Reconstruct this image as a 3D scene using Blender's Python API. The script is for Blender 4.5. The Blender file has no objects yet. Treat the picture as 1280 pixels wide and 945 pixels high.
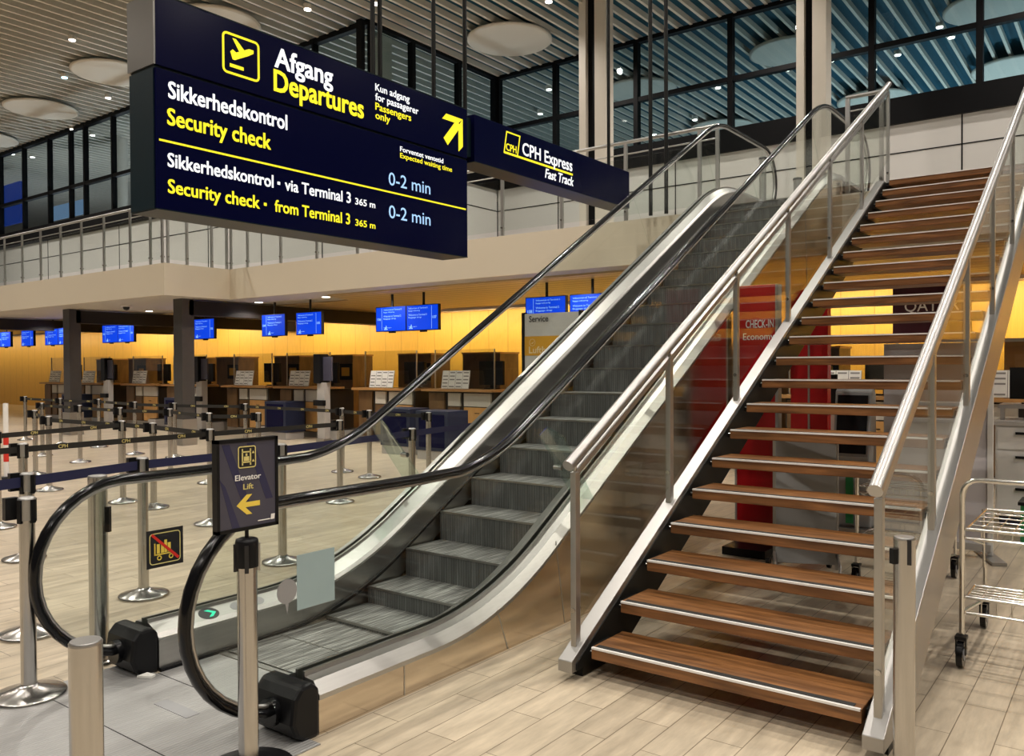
import bpy, math, random
from mathutils import Vector, Matrix
random.seed(7)
S = bpy.context.scene
C = S.collection

# ------------------------------------------------------------------ camera
F_PX, YAW, PITCH, ROLL = 1043.23, 0.6441987, -0.014435, -0.00483
CAM = Vector((-3.70548, -2.28214, 1.64071))
cy, sy, cp, sp = math.cos(YAW), math.sin(YAW), math.cos(PITCH), math.sin(PITCH)
fw = Vector((cy*cp, sy*cp, sp)); rt = Vector((sy, -cy, 0)); up = rt.cross(fw)
r2 = math.cos(ROLL)*rt + math.sin(ROLL)*up; u2 = -math.sin(ROLL)*rt + math.cos(ROLL)*up
cam_d = bpy.data.cameras.new('camera'); cam = bpy.data.objects.new('camera', cam_d); C.objects.link(cam)
cam_d.sensor_fit = 'HORIZONTAL'; cam_d.sensor_width = 36.0; cam_d.lens = F_PX/1280*36; cam_d.clip_start = .05; cam_d.clip_end = 200
M3 = Matrix((r2, u2, -fw)).transposed(); M4 = M3.to_4x4(); M4.translation = CAM
cam.matrix_world = M4
S.camera = cam

# ------------------------------------------------------------------ light and exposure
S.view_settings.view_transform = 'Standard'; S.view_settings.look = 'None'
S.view_settings.exposure = 0.0; S.view_settings.gamma = 1.0; S.view_settings.use_curve_mapping = False
W = bpy.data.worlds.new('world'); S.world = W; W.use_nodes = True
bg = W.node_tree.nodes['Background']; bg.inputs[0].default_value = (1.0, .95, .89, 1); bg.inputs[1].default_value = .16
S.cycles.max_bounces = 8; S.cycles.transparent_max_bounces = 24; S.cycles.caustics_reflective = False; S.cycles.caustics_refractive = False
S.cycles.sample_clamp_indirect = 4.0
WARM = (1.0, .925, .83)
HALL_W, SOFFIT_W, WASH_W, ROOM_FILL_W = 500.0, 190.0, 105.0, 390.0

def spot(loc, power, col=WARM, angle=150, radius=.12, name='downlight_lamp', rot=(0,0,0)):
    l = bpy.data.lights.new(name, 'SPOT'); l.energy = power; l.color = col; l.spot_size = math.radians(angle); l.spot_blend = .8; l.shadow_soft_size = radius
    o = bpy.data.objects.new(name, l); o.location = loc; o.rotation_euler = rot; C.objects.link(o); return o
def area(loc, power, sx, sy_, rot, col, name='strip_lamp'):
    l = bpy.data.lights.new(name, 'AREA'); l.shape = 'RECTANGLE'; l.size = sx; l.size_y = sy_; l.energy = power; l.color = col
    o = bpy.data.objects.new(name, l); o.location = loc; o.rotation_euler = rot; C.objects.link(o); return o
def point(loc, power, col, r=.2, name='room_lamp'):
    l = bpy.data.lights.new(name, 'POINT'); l.energy = power; l.color = col; l.shadow_soft_size = r
    o = bpy.data.objects.new(name, l); o.location = loc; C.objects.link(o); return o

# ------------------------------------------------------------------ materials
def newmat(name):
    m = bpy.data.materials.new(name); m.use_nodes = True
    nt = m.node_tree; b = nt.nodes['Principled BSDF']; return m, nt, b
def mat(name, col, rough=.5, metal=0.0, var=.06, scale=8.0, bump=0.0, emit=None, spec=None, coat=0.0, stretch=None):
    m, nt, b = newmat(name)
    b.inputs['Roughness'].default_value = rough; b.inputs['Metallic'].default_value = metal
    if spec is not None: b.inputs['Specular IOR Level'].default_value = spec
    if coat: b.inputs['Coat Weight'].default_value = coat; b.inputs['Coat Roughness'].default_value = .08
    tc = nt.nodes.new('ShaderNodeTexCoord'); nz = nt.nodes.new('ShaderNodeTexNoise'); nz.inputs['Scale'].default_value = scale; nz.inputs['Detail'].default_value = 4
    src = tc.outputs['Object']
    if stretch:
        mp = nt.nodes.new('ShaderNodeMapping'); mp.inputs['Scale'].default_value = stretch; nt.links.new(src, mp.inputs[0]); src = mp.outputs[0]
    nt.links.new(src, nz.inputs['Vector'])
    rp = nt.nodes.new('ShaderNodeMix'); rp.data_type = 'RGBA'
    rp.inputs[6].default_value = (*[c*(1-var) for c in col], 1); rp.inputs[7].default_value = (*[min(1, c*(1+var)) for c in col], 1)
    nt.links.new(nz.outputs[0], rp.inputs[0]); nt.links.new(rp.outputs[2], b.inputs['Base Color'])
    if bump:
        bp_ = nt.nodes.new('ShaderNodeBump'); bp_.inputs['Strength'].default_value = bump; bp_.inputs['Distance'].default_value = .01
        nt.links.new(nz.outputs[0], bp_.inputs['Height']); nt.links.new(bp_.outputs[0], b.inputs['Normal'])
    if emit:
        b.inputs['Emission Color'].default_value = (*emit[0], 1); b.inputs['Emission Strength'].default_value = emit[1]
    return m
def glow(name, col, strength):
    m, nt, b = newmat(name); b.inputs['Base Color'].default_value = (*[c*.1 for c in col], 1); b.inputs['Specular IOR Level'].default_value = .1
    b.inputs['Emission Color'].default_value = (*col, 1); b.inputs['Emission Strength'].default_value = strength; return m
def glass(name, tint, refl=.55, base=.016):
    m = bpy.data.materials.new(name); m.use_nodes = True; nt = m.node_tree; nt.nodes.clear()
    out = nt.nodes.new('ShaderNodeOutputMaterial'); mx = nt.nodes.new('ShaderNodeMixShader')
    tr = nt.nodes.new('ShaderNodeBsdfTransparent'); tr.inputs[0].default_value = (*tint, 1)
    gl = nt.nodes.new('ShaderNodeBsdfGlossy'); gl.inputs['Roughness'].default_value = .0; gl.inputs[0].default_value = (1,1,1,1)
    lw = nt.nodes.new('ShaderNodeLayerWeight'); lw.inputs[0].default_value = .5
    pw = nt.nodes.new('ShaderNodeMath'); pw.operation = 'POWER'; pw.inputs[1].default_value = 5.0
    ml = nt.nodes.new('ShaderNodeMath'); ml.operation = 'MULTIPLY_ADD'; ml.inputs[1].default_value = .9*refl; ml.inputs[2].default_value = base
    nt.links.new(lw.outputs['Facing'], pw.inputs[0]); nt.links.new(pw.outputs[0], ml.inputs[0]); nt.links.new(ml.outputs[0], mx.inputs[0])
    nt.links.new(tr.outputs[0], mx.inputs[1]); nt.links.new(gl.outputs[0], mx.inputs[2]); nt.links.new(mx.outputs[0], out.inputs[0]); return m
def floor_mat():
    m, nt, b = newmat('travertine_tiles')
    N, L = nt.nodes.new, nt.links.new
    tc = N('ShaderNodeTexCoord'); mp = N('ShaderNodeMapping'); L(tc.outputs['Object'], mp.inputs[0]); mp.inputs['Location'].default_value = (.28, .072, 0)
    br = N('ShaderNodeTexBrick'); L(mp.outputs[0], br.inputs[0])
    br.inputs['Scale'].default_value = 1.0; br.inputs['Brick Width'].default_value = .68; br.inputs['Row Height'].default_value = .172; br.inputs['Mortar Size'].default_value = .0022
    br.inputs['Mortar Smooth'].default_value = .1; br.offset = .4
    br.inputs['Color1'].default_value = (.60,.505,.375,1); br.inputs['Color2'].default_value = (.48,.40,.295,1); br.inputs['Mortar'].default_value = (.17,.13,.085,1); br.inputs['Bias'].default_value = -.1
    ms = N('ShaderNodeMapping'); ms.inputs['Scale'].default_value = (1.2, 7, 1); L(tc.outputs['Object'], ms.inputs[0])
    nz = N('ShaderNodeTexNoise'); nz.inputs['Scale'].default_value = 2.2; nz.inputs['Detail'].default_value = 9; nz.inputs['Roughness'].default_value = .65; L(ms.outputs[0], nz.inputs['Vector'])
    mr = N('ShaderNodeMapRange'); mr.inputs[1].default_value = .28; mr.inputs[2].default_value = .72; mr.inputs[3].default_value = .70; mr.inputs[4].default_value = 1.18; L(nz.outputs[0], mr.inputs[0])
    mx = N('ShaderNodeMix'); mx.data_type = 'RGBA'; mx.blend_type = 'MULTIPLY'; mx.inputs[0].default_value = 1.0
    L(br.outputs[0], mx.inputs[6]); L(mr.outputs[0], mx.inputs[7]); L(mx.outputs[2], b.inputs['Base Color'])
    r = N('ShaderNodeMapRange'); r.inputs[3].default_value = .22; r.inputs[4].default_value = .42; L(nz.outputs[0], r.inputs[0]); L(r.outputs[0], b.inputs['Roughness'])
    return m
def groove_mat(name, col, dark, period, axis, rough, metal, soft=False, painted_sheen=0.0):
    """fine ribs across one axis: albedo and bump stripes"""
    m, nt, b = newmat(name); N, L = nt.nodes.new, nt.links.new
    tc = N('ShaderNodeTexCoord'); sx = N('ShaderNodeSeparateXYZ'); L(tc.outputs['Object'], sx.inputs[0])
    mu = N('ShaderNodeMath'); mu.operation = 'MULTIPLY'; mu.inputs[1].default_value = 2*math.pi/period; L(sx.outputs[axis], mu.inputs[0])
    sn = N('ShaderNodeMath'); sn.operation = 'SINE'; L(mu.outputs[0], sn.inputs[0])
    mr = N('ShaderNodeMapRange'); mr.inputs[1].default_value = -1 if soft else -.3; mr.inputs[2].default_value = 1 if soft else .3; L(sn.outputs[0], mr.inputs[0])
    mx = N('ShaderNodeMix'); mx.data_type = 'RGBA'; mx.inputs[6].default_value = (*dark,1); mx.inputs[7].default_value = (*col,1); L(mr.outputs[0], mx.inputs[0])
    last = mx.outputs[2]
    mp = N('ShaderNodeMapping'); L(tc.outputs['Object'], mp.inputs[0])
    sc = [3.,3.,3.]; sc[axis] = 40.; mp.inputs['Scale'].default_value = sc
    nz = N('ShaderNodeTexNoise'); nz.inputs['Scale'].default_value = 1.0; nz.inputs['Detail'].default_value = 3; L(mp.outputs[0], nz.inputs['Vector'])
    r2_ = N('ShaderNodeMapRange'); r2_.inputs[1].default_value = .42; r2_.inputs[2].default_value = .72; r2_.inputs[3].default_value = .75 if painted_sheen else .94; r2_.inputs[4].default_value = 1.2+painted_sheen if painted_sheen else 1.06; L(nz.outputs[0], r2_.inputs[0])  # streaky sheen of the ribs is painted into the albedo
    m2 = N('ShaderNodeMix'); m2.data_type = 'RGBA'; m2.blend_type = 'MULTIPLY'; m2.inputs[0].default_value = 1; L(last, m2.inputs[6]); L(r2_.outputs[0], m2.inputs[7])
    L(m2.outputs[2], b.inputs['Base Color'])
    bu = N('ShaderNodeBump'); bu.inputs['Strength'].default_value = .5; bu.inputs['Distance'].default_value = .004; L(mr.outputs[0], bu.inputs['Height']); L(bu.outputs[0], b.inputs['Normal'])
    b.inputs['Roughness'].default_value = rough; b.inputs['Metallic'].default_value = metal; return m
def wood_mat(name, c1, c2, stretch, rough=.4, scale=3.0):
    m, nt, b = newmat(name); N, L = nt.nodes.new, nt.links.new
    tc = N('ShaderNodeTexCoord'); mp = N('ShaderNodeMapping'); mp.inputs['Scale'].default_value = stretch; L(tc.outputs['Object'], mp.inputs[0])
    nz = N('ShaderNodeTexNoise'); nz.inputs['Scale'].default_value = scale; nz.inputs['Detail'].default_value = 6; nz.inputs['Distortion'].default_value = .6; L(mp.outputs[0], nz.inputs['Vector'])
    mr = N('ShaderNodeMapRange'); mr.inputs[1].default_value = .32; mr.inputs[2].default_value = .68; L(nz.outputs[0], mr.inputs[0])
    mx = N('ShaderNodeMix'); mx.data_type = 'RGBA'; mx.inputs[6].default_value = (*c1,1); mx.inputs[7].default_value = (*c2,1); L(mr.outputs[0], mx.inputs[0]); L(mx.outputs[2], b.inputs['Base Color'])
    b.inputs['Roughness'].default_value = rough; return m
def plank_mat(name, c1, c2, gap, period, axis, rough=.45, gw=-.985):
    m = groove_mat(name, c1, gap, period, axis, rough, 0.0)
    nt = m.node_tree
    for n in nt.nodes:
        if n.type == 'MAP_RANGE' and abs(n.inputs[1].default_value+.3) < 1e-5: n.inputs[1].default_value = -1.0; n.inputs[2].default_value = gw
    return m

STEEL = mat('brushed_steel', (.52,.505,.485), .23, 1.0, .10, 3.0, stretch=(30,30,1))
STEEL_X = mat('brushed_steel_deck', (.50,.49,.475), .36, 1.0, .10, 4.0, stretch=(1,20,20))
STEEL_P = mat('polished_cladding_steel', (.70,.60,.48), .13, 1.0, .06, 1.5)
STEEL_D = mat('satin_steel_post', (.47,.46,.445), .38, 1.0, .08, 3.0)
STEEL_W = mat('pale_satin_steel', (.43,.42,.41), .42, 1.0, .06, 3.0)
CHROME = mat('chrome_wire', (.78,.76,.72), .18, 1.0, .03)
DARKST = mat('black_painted_steel', (.010,.010,.0095), .42, 0, .2, spec=.2)
MULL = mat('black_mullion', (.004,.004,.005), .55, 0, .1, spec=.15)
RUBBER = mat('black_handrail_rubber', (.005,.005,.006), .15, 0, .1, spec=.32)
BLACKP = mat('black_plastic', (.007,.007,.008), .36, 0, .15, spec=.22)
GREYP = mat('grey_plastic', (.30,.30,.31), .5)
WHITE = mat('white_wall_panel', (.70,.68,.66), .35, 0, .02, 1.0)
FASCIA = mat('beige_fascia_paint', (.60,.53,.42), .5, 0, .02, 1.0)
SOFFIT = mat('grey_soffit_paint', (.50,.47,.42), .6, 0, .02, 1.0)
FIN = mat('beige_ceiling_slat', (.66,.60,.51), .55, 0, .04, 1.5)
DECK = mat('teal_black_plenum', (.008,.080,.125), .8, 0, .25, .6)
DISC = mat('white_ceiling_disc', (.66,.60,.52), .7, 0, .02, 2)
LAMPG = glow('lamp_lens', (1.0,.93,.82), 9.0)
LAMPC = glow('cool_lamp_lens', (.35,.75,1.0), 7.0)
GLASS = glass('balustrade_glass', (.93,.955,.94))
GLASS_S = glass('stair_glass', (.91,.925,.90), .6, .022)
GLASS_W = glass('window_glass', (.80,.88,.90), .35, .03)
DEFL = glass('deflector_glass', (.86,.93,.90), .8, .09)
PLEXI = glass('plexiglas', (.90,.90,.87), .6, .03)
TREAD = wood_mat('tread_wood', (.105,.043,.014), (.30,.130,.044), (9,.8,9), .38)
NOSE = mat('white_nosing', (.80,.78,.76), .4, 0, .03)
GRIP = mat('black_grip_strip', (.014,.013,.012), .8)
STEPT = groove_mat('escalator_step_tread', (.21,.21,.20), (.10,.10,.097), .022, 1, .45, .35, True, 1.6)  # pale streaks in the colour stand in for reflections on the ribs
STEPR = groove_mat('escalator_step_riser', (.15,.155,.152), (.095,.098,.096), .022, 1, .55, .25, True, .08)
PLATE = groove_mat('ribbed_landing_plate', (.40,.395,.39), (.365,.36,.355), .02, 1, .42, .35, True)
DARKSK = mat('dark_skirt_steel', (.40,.39,.37), .30, .95, .12, 3.0, stretch=(1,20,20))
NAVY = mat('sign_navy_face', (.0022,.0030,.030), .20, 0, .02, spec=.12)
NAVYS = mat('sign_side_navy', (.007,.017,.024), .35, 0, .1, spec=.2)
ENDST = mat('dark_end_steel', (.30,.295,.29), .32, 1.0, .06, 2.0)
NAVYB = mat('navy_box', (.010,.016,.045), .45)
TXTW = glow('lit_white_lettering', (1.0,1.0,1.0), 1.15)
TXTY = glow('lit_yellow_lettering', (1.0,.86,.03), 1.15)
TXTB = glow('lit_blue_white_digits', (.42,.66,1.0), 1.1)
SCR = glow('lit_blue_screen', (.003,.060,.80), .95)
SCR2 = glow('lit_dark_blue_screen', (.004,.05,.62), .9)
SCRT = glow('screen_lettering', (.33,.62,1.0), 1.0)
YELP = mat('yellow_print', (.82,.62,.09), .5); WHP = mat('white_print', (.82,.81,.80), .5)
REDP = mat('red_print', (.65,.03,.02), .45); BLKP = mat('black_print', (.012,.012,.014), .4)
SLATE = mat('slate_sign_print', (.060,.058,.085), .22, 0, .1); SLATE2 = mat('slate_stripe_print', (.028,.028,.075), .22)
NAVYBELT = mat('navy_belt', (.010,.012,.060), .7); BLKBELT = mat('black_belt', (.010,.009,.008), .7)
CPHY = mat('pale_yellow_print', (.70,.60,.22), .6)
WALLY = plank_mat('yellow_wood_panelling', (.80,.47,.085), (.7,.4,.1), (.62,.35,.06), .62, 1, .45)
WCEIL = plank_mat('wood_plank_ceiling', (.46,.34,.19), (.5,.3,.1), (.10,.065,.03), .32, 0, .35, -.72)
BROWN = wood_mat('dark_brown_wood', (.095,.050,.020), (.165,.092,.036), (2,2,.6), .4)
BROWNL = wood_mat('counter_wood', (.34,.17,.055), (.46,.25,.09), (2,.8,2), .35)
ORANGE = wood_mat('desk_front_wood', (.52,.27,.08), (.62,.35,.12), (2,2,.7), .4)
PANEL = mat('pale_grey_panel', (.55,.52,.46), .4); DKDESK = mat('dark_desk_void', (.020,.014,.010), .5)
BEAM = mat('dark_beam', (.020,.017,.016), .55, 0, .1, spec=.2); COLD = mat('dark_column', (.060,.056,.055), .42, .2, .1)
COLW = mat('white_column', (.72,.66,.58), .4, 0, .02)
PAPER = mat('white_paper', (.75,.74,.70), .6); INK = mat('grey_print', (.22,.21,.20), .6)
REDPAN = mat('deep_red_panel', (.44,.012,.016), .25, 0, .06); MAROON = mat('maroon_board', (.040,.006,.014), .35)
GREYB = mat('grey_banner', (.36,.36,.36), .4, 0, .06, 1.5); LILAC = mat('pale_lilac_banner', (.52,.50,.53), .5, 0, .05)
KIOSK = mat('kiosk_grey', (.38,.36,.34), .35); KWHITE = mat('kiosk_white', (.66,.65,.63), .3)
GOLD = mat('ochre_panel', (.52,.27,.02), .4); LGREY = mat('sign_light_grey', (.45,.45,.44), .4)
LBLUE = mat('pale_blue_sticker', (.33,.44,.47), .4); GREENL = glow('green_arrow_lamp', (.05,.8,.45), 1.2)
GREENP = mat('green_plastic', (.02,.22,.07), .35); CHAIRB = mat('office_chair_black', (.02,.02,.022), .6)

# ------------------------------------------------------------------ mesh builder
class MB:
    def __init__(s): s.v = []; s.f = []; s.sm = []
    def add(s, vs, fs, smooth=False):
        n = len(s.v); s.v += [tuple(v) for v in vs]
        for f in fs: s.f.append([i+n for i in f]); s.sm.append(smooth)
        return s
    def box(s, x0, x1, y0, y1, z0, z1):
        vs = [(x,y,z) for x in (x0,x1) for y in (y0,y1) for z in (z0,z1)]
        return s.add(vs, [(0,1,3,2),(4,6,7,5),(0,4,5,1),(2,3,7,6),(0,2,6,4),(1,5,7,3)])
    def obox(s, c, ax, ay, az):
        """box from centre and three half-axis vectors"""
        c, ax, ay, az = map(Vector, (c, ax, ay, az))
        vs = [c+i*ax+j*ay+k*az for i in (-1,1) for j in (-1,1) for k in (-1,1)]
        fs = [(0,1,3,2),(4,6,7,5),(0,4,5,1),(2,3,7,6),(0,2,6,4),(1,5,7,3)]
        if ax.cross(ay).dot(az) < 0: fs = [f[::-1] for f in fs]
        return s.add(vs, fs)
    def bar(s, p, q, w, h, side=(0,1,0)):
        p, q = Vector(p), Vector(q); d = (q-p); sd = Vector(side); sd = (sd - d.normalized()*sd.dot(d.normalized())).normalized(); n = d.normalized().cross(sd)
        return s.obox((p+q)/2, d/2, sd*w/2, n*h/2)
    def tube(s, pts, r, n=10, ry=None, upv=(0,1,0), closed=False):
        """round or elliptical tube; r along upv, ry across it"""
        pts = [Vector(p) for p in pts]; ry = r if ry is None else ry; U = Vector(upv); rings = []
        m = len(pts)
        for i, p in enumerate(pts):
            d = (pts[min(i+1,m-1)] - pts[max(i-1,0)]).normalized()
            u = (U - d*U.dot(d))
            if u.length < 1e-4: u = d.orthogonal()
            u.normalize(); w = d.cross(u); rings.append([p + u*r*math.cos(2*math.pi*k/n) + w*ry*math.sin(2*math.pi*k/n) for k in range(n)])
        vs = [v for R in rings for v in R]; fs = []
        for i in range(m-1):
            for k in range(n): a=i*n+k; b=i*n+(k+1)%n; fs.append((a,b,b+n,a+n))
        s.add(vs, fs, True)
        s.add(rings[0], [tuple(range(n))[::-1]]); s.add(rings[-1], [tuple(range(n))]); return s
    def cyl(s, p, q, r, n=16): return s.tube([p,q], r, n)
    def lathe(s, c, prof, n=28):
        """prof: (radius, z) from bottom to top"""
        c = Vector(c); vs = []; fs = []
        for r, z in prof: vs += [c+Vector((r*math.cos(2*math.pi*k/n), r*math.sin(2*math.pi*k/n), z)) for k in range(n)]
        for i in range(len(prof)-1):
            for k in range(n): a=i*n+k; b=i*n+(k+1)%n; fs.append((a,b,b+n,a+n))
        s.add(vs, fs, True); m = len(prof)
        s.add(vs[:n], [tuple(range(n))[::-1]]); s.add(vs[(m-1)*n:], [tuple(range(n))]); return s
    def prism(s, poly, ext):
        """planar polygon (3D points) extruded by vector ext"""
        e = Vector(ext); P = [Vector(p) for p in poly]; n = len(P)
        nrm = Vector((0,0,0))
        for i in range(n): nrm += P[i].cross(P[(i+1)%n])
        if nrm.dot(e) > 0: P = P[::-1]
        vs = P + [p+e for p in P]
        fs = [tuple(range(n)), tuple(range(2*n-1, n-1, -1))] + [(i, i+n, (i+1)%n+n, (i+1)%n) for i in range(n)]
        return s.add(vs, fs)
    def strip(s, lo, hi, ext):
        """ribbon solid between two polylines, thickness ext"""
        e = Vector(ext); n = len(lo); lo = [Vector(p) for p in lo]; hi = [Vector(p) for p in hi]
        vs = lo + hi + [p+e for p in lo] + [p+e for p in hi]; fs = []
        for i in range(n-1):
            fs += [(i,i+1,n+i+1,n+i), (2*n+i,3*n+i,3*n+i+1,2*n+i+1), (n+i,n+i+1,3*n+i+1,3*n+i), (i,2*n+i,2*n+i+1,i+1)]
        fs += [(0,n,3*n,2*n), (n-1,3*n-1,4*n-1,2*n-1)]
        return s.add(vs, fs)
    def sweep(s, st, sec):
        """st: (x, z0, shear) stations; sec: closed (y, dz) section"""
        n = len(sec); vs = [(x, y, z+dz) for x, z in st for y, dz in sec]; fs = []
        for i in range(len(st)-1):
            for k in range(n): a=i*n+k; b=i*n+(k+1)%n; fs.append((a,a+n,b+n,b))
        m = len(st); fs += [tuple(range(n)), tuple(range((m-1)*n, m*n))[::-1]]
        return s.add(vs, fs)
    def text(s, body, org, xd, upv, cap, width=None, bold=0.0, depth=.003, align='L', slant=0.0):
        vs, fs, cw = text_mesh(body, bold)
        if not vs: return s
        xs = [v[0] for v in vs]; x0, x1 = min(xs), max(xs); k = cap/CAPH; kx = k if width is None else width/(x1-x0)
        sh = x0 if align == 'L' else (x0+x1)/2 if align == 'C' else x1
        O, X, U = Vector(org), Vector(xd).normalized(), Vector(upv).normalized(); Nn = X.cross(U)
        n = len(vs)
        P = [O + X*((v[0]-sh)*kx + slant*v[1]*k) + U*(v[1]*k) for v in vs]
        return s.add([p+Nn*(depth+v[2]) for p, v in zip(P, vs)], fs)
    def build(s, name, m, parent=None, bevel=0.0, recalc=True):
        me = bpy.data.meshes.new(name); off = wloc(parent)
        me.from_pydata([tuple(Vector(v)-off) for v in s.v], [], s.f); me.materials.append(m)
        for p, f in zip(me.polygons, s.sm): p.use_smooth = f
        me.update()
        o = bpy.data.objects.new(name, me); C.objects.link(o)
        if parent: o.parent = parent
        if bevel:
            b = o.modifiers.new('edge', 'BEVEL'); b.width = bevel; b.segments = 2; b.limit_method = 'ANGLE'; b.angle_limit = .7
        return o
def wloc(o):
    v = Vector((0,0,0))
    while o: v += o.location; o = o.parent
    return v
_tc = {}
def text_mesh(body, bold):
    k = (body, round(bold,4))
    if k not in _tc:
        cu = bpy.data.curves.new('t', 'FONT'); cu.body = body; cu.size = 1; cu.offset = min(bold, .004); cu.resolution_u = 3
        ob = bpy.data.objects.new('t', cu); me = bpy.data.meshes.new_from_object(ob)
        V0 = [tuple(v.co) for v in me.vertices]; F0 = [tuple(p.vertices) for p in me.polygons]; V, Fc = [], []
        sh = [(0,0)] if bold < .005 else [(q*dx,q*dy) for q in (bold*1.1,) for dx,dy in ((-1,-.6),(1,-.6),(-1,.6),(1,.6),(0,0))]
        for q, (dx, dy) in enumerate(sh):
            n = len(V); V += [(v[0]+dx,v[1]+dy,q*.0003) for v in V0]; Fc += [tuple(i+n for i in f) for f in F0]
        _tc[k] = (V, Fc, 0)
        bpy.data.objects.remove(ob); bpy.data.curves.remove(cu); bpy.data.meshes.remove(me)
    return _tc[k]
CAPH = 1.0
_h = [v[1] for v in text_mesh('H', 0)[0]]; CAPH = max(_h)-min(_h)

def tag(o, label, cat, group=None, kind=None):
    if label: o['label'] = label
    if cat: o['category'] = cat
    if group: o['group'] = group
    if kind: o['kind'] = kind
    return o
def thing(name, label, cat, loc, group=None):
    o = bpy.data.objects.new(name, None); o.empty_display_size = .1; C.objects.link(o); o.location = loc; return tag(o, label, cat, group)
def struct(name, mb, m, parent=None, label=None, cat='structure'):
    o = mb.build(name, m, parent)
    if parent is None: tag(o, label, cat, None, 'structure')
    return o
def dup(root, loc, label, group=None, rotz=0):
    r = root.copy(); C.objects.link(r); r.location = loc; r.rotation_euler = (0,0,rotz); r['label'] = label
    if group: r['group'] = group
    for ch in list(root.children):
        c = ch.copy(); C.objects.link(c); c.parent = r
        for g in list(ch.children):
            d = g.copy(); C.objects.link(d); d.parent = c
    return r
ORD = ['first','second','third','fourth','fifth','sixth','seventh','eighth','ninth','tenth','eleventh','twelfth']

# ================================================================== THE SETTING
FZ = 3.74          # upper floor level
XE = 7.0           # balcony edge (centre part), left wing edge at 5.5
YC = 13.3
struct('floor', MB().box(-16, 30, -16, 50, -.2, 0), floor_mat(), None, 'pale travertine tiled hall floor', 'floor')

# ceiling: slats under a teal plenum
mb = MB(); y = -15.0
while y < 48: mb.box(-15, 27, y, y+.062, 9.0, 9.125); y += .33
ceil = struct('ceiling', mb, FIN, None, 'slatted ceiling of narrow beige boards with dark gaps', 'ceiling')
struct('ceiling_plenum', MB().box(-15.2, 27.2, -15.2, 48.2, 9.26, 9.40), DECK, ceil)

# upper floor slab with beige fascia, soffit
poly = [(XE,-15),(XE,YC),(5.5,YC),(5.5,48),(26,48),(26,-15)]
struct('floor_upper', MB().prism([(x,y,3.30) for x,y in poly], (0,0,FZ-3.30-.002)), SOFFIT, None, 'upper gallery floor slab over the check-in desks', 'floor')
def offset_edge(pts, t, z0, z1):
    m = MB()
    for (xa,ya),(xb,yb) in zip(pts, pts[1:]):
        if abs(xa-xb) < 1e-6: m.box(xa-t, xa, min(ya,yb)-(t if ya>yb else 0), max(ya,yb), z0, z1)
        else: m.box(min(xa,xb)-t, max(xa,xb)-t, ya-t, ya, z0, z1)
    return m

m_ = MB().box(XE-.05, XE, -15, YC, 3.09, FZ-.01).box(5.45, XE, YC-.05, YC, 3.09, FZ-.01).box(5.45, 5.5, YC, 48, 3.09, FZ-.01)
struct('trim_1', m_, FASCIA, None, 'beige fascia along the gallery edge', 'trim')
m_ = MB().prism([(x,y,3.09) for x,y in [(XE,-15),(XE,YC),(5.5,YC),(5.5,48),(8.6,48),(8.6,11.3),(7.45,10.7),(7.45,-15)]], (0,0,.20))
struct('ceiling_lower', m_, SOFFIT, None, 'smooth pale soffit strip below the gallery edge', 'ceiling')
struct('ceiling_wood', MB().prism([(7.45,-15,3.06),(7.45,10.7,3.06),(8.6,11.3,3.06),(8.6,48,3.06),(13.4,48,3.06),(13.4,-15,3.06)],(0,0,.23)), WCEIL, None, 'warm wood plank ceiling over the check-in desks', 'ceiling')
struct('wall_back', MB().box(13.0, 13.3, -15, 48, 0, 3.06), WALLY, None, 'yellow lit wood panelled wall behind the check-in desks', 'wall')
# beams running back from the columns, and a lower wood band at far left
for i, yb in enumerate((13.9, 18.8, 23.7)):
    struct('beam', MB().box(6.3, 13.0, yb-.16, yb+.16, 2.75, 3.06), BEAM, None, 'dark ceiling beam, %s from the escalator' % ORD[i], 'beam')
    struct('beam', MB().box(8.2, 13.0, yb+1.1, yb+1.35, 2.82, 3.06), BROWN, None, 'brown wood ceiling downstand, %s from the escalator' % ORD[i], 'beam')
for i, yb in enumerate((13.9, 18.8, 23.7)):
    t = thing('column', 'dark square column under the gallery, %s from the escalator' % ORD[i], 'column', (6.27, yb, 0)); t['kind'] = 'structure'
    MB().box(6.13, 6.41, yb-.16, yb+.16, .02, 3.09).build('shaft', COLD, t); MB().box(6.10, 6.44, yb-.19, yb+.19, 0, .55).build('base', STEEL_D, t)

# upper walls: white panels, black band, glazing
def gallery_wall(tagname, along, a0, a1, fixed, sgn, mullions, joints, names, zw=6.13, zg=6.62, ztr=7.60, ztop=8.93, mw=.055):
    """along 'y': plane x=fixed ; along 'x': plane y=fixed; sgn: thickness direction"""
    def bx(m, s0, s1, d0, d1, z0, z1):
        lo, hi = sorted((fixed+sgn*d0, fixed+sgn*d1))
        return m.box(lo, hi, s0, s1, z0, z1) if along == 'y' else m.box(s0, s1, lo, hi, z0, z1)
    w = bx(MB(), a0, a1, .02, .18, FZ, zw)
    wo = struct(names[0], w, WHITE, None, names[2], 'wall')
    g = MB()
    for j in joints: bx(g, j-.012, j+.012, .012, .03, FZ, zw)
    bx(g, a0, a1, .012, .03, zw-.545, zw-.525); struct('panel_joint', g, MULL, wo)
    fr = bx(MB(), a0, a1, -.06, .20, zw, zg); bx(fr, a0, a1, -.04, .10, ztr, ztr+.10); bx(fr, a0, a1, -.04, .12, ztop, 9.02)
    for j in mullions: bx(fr, j-mw, j+mw, -.05, .10, zg, 8.95)
    fo = struct(names[1], fr, MULL, None, names[3], 'window')
    gl = bx(MB(), a0, a1, .03, .045, zg-.02, 8.97); struct('glass_pane', gl, GLASS_W, fo)
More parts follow.
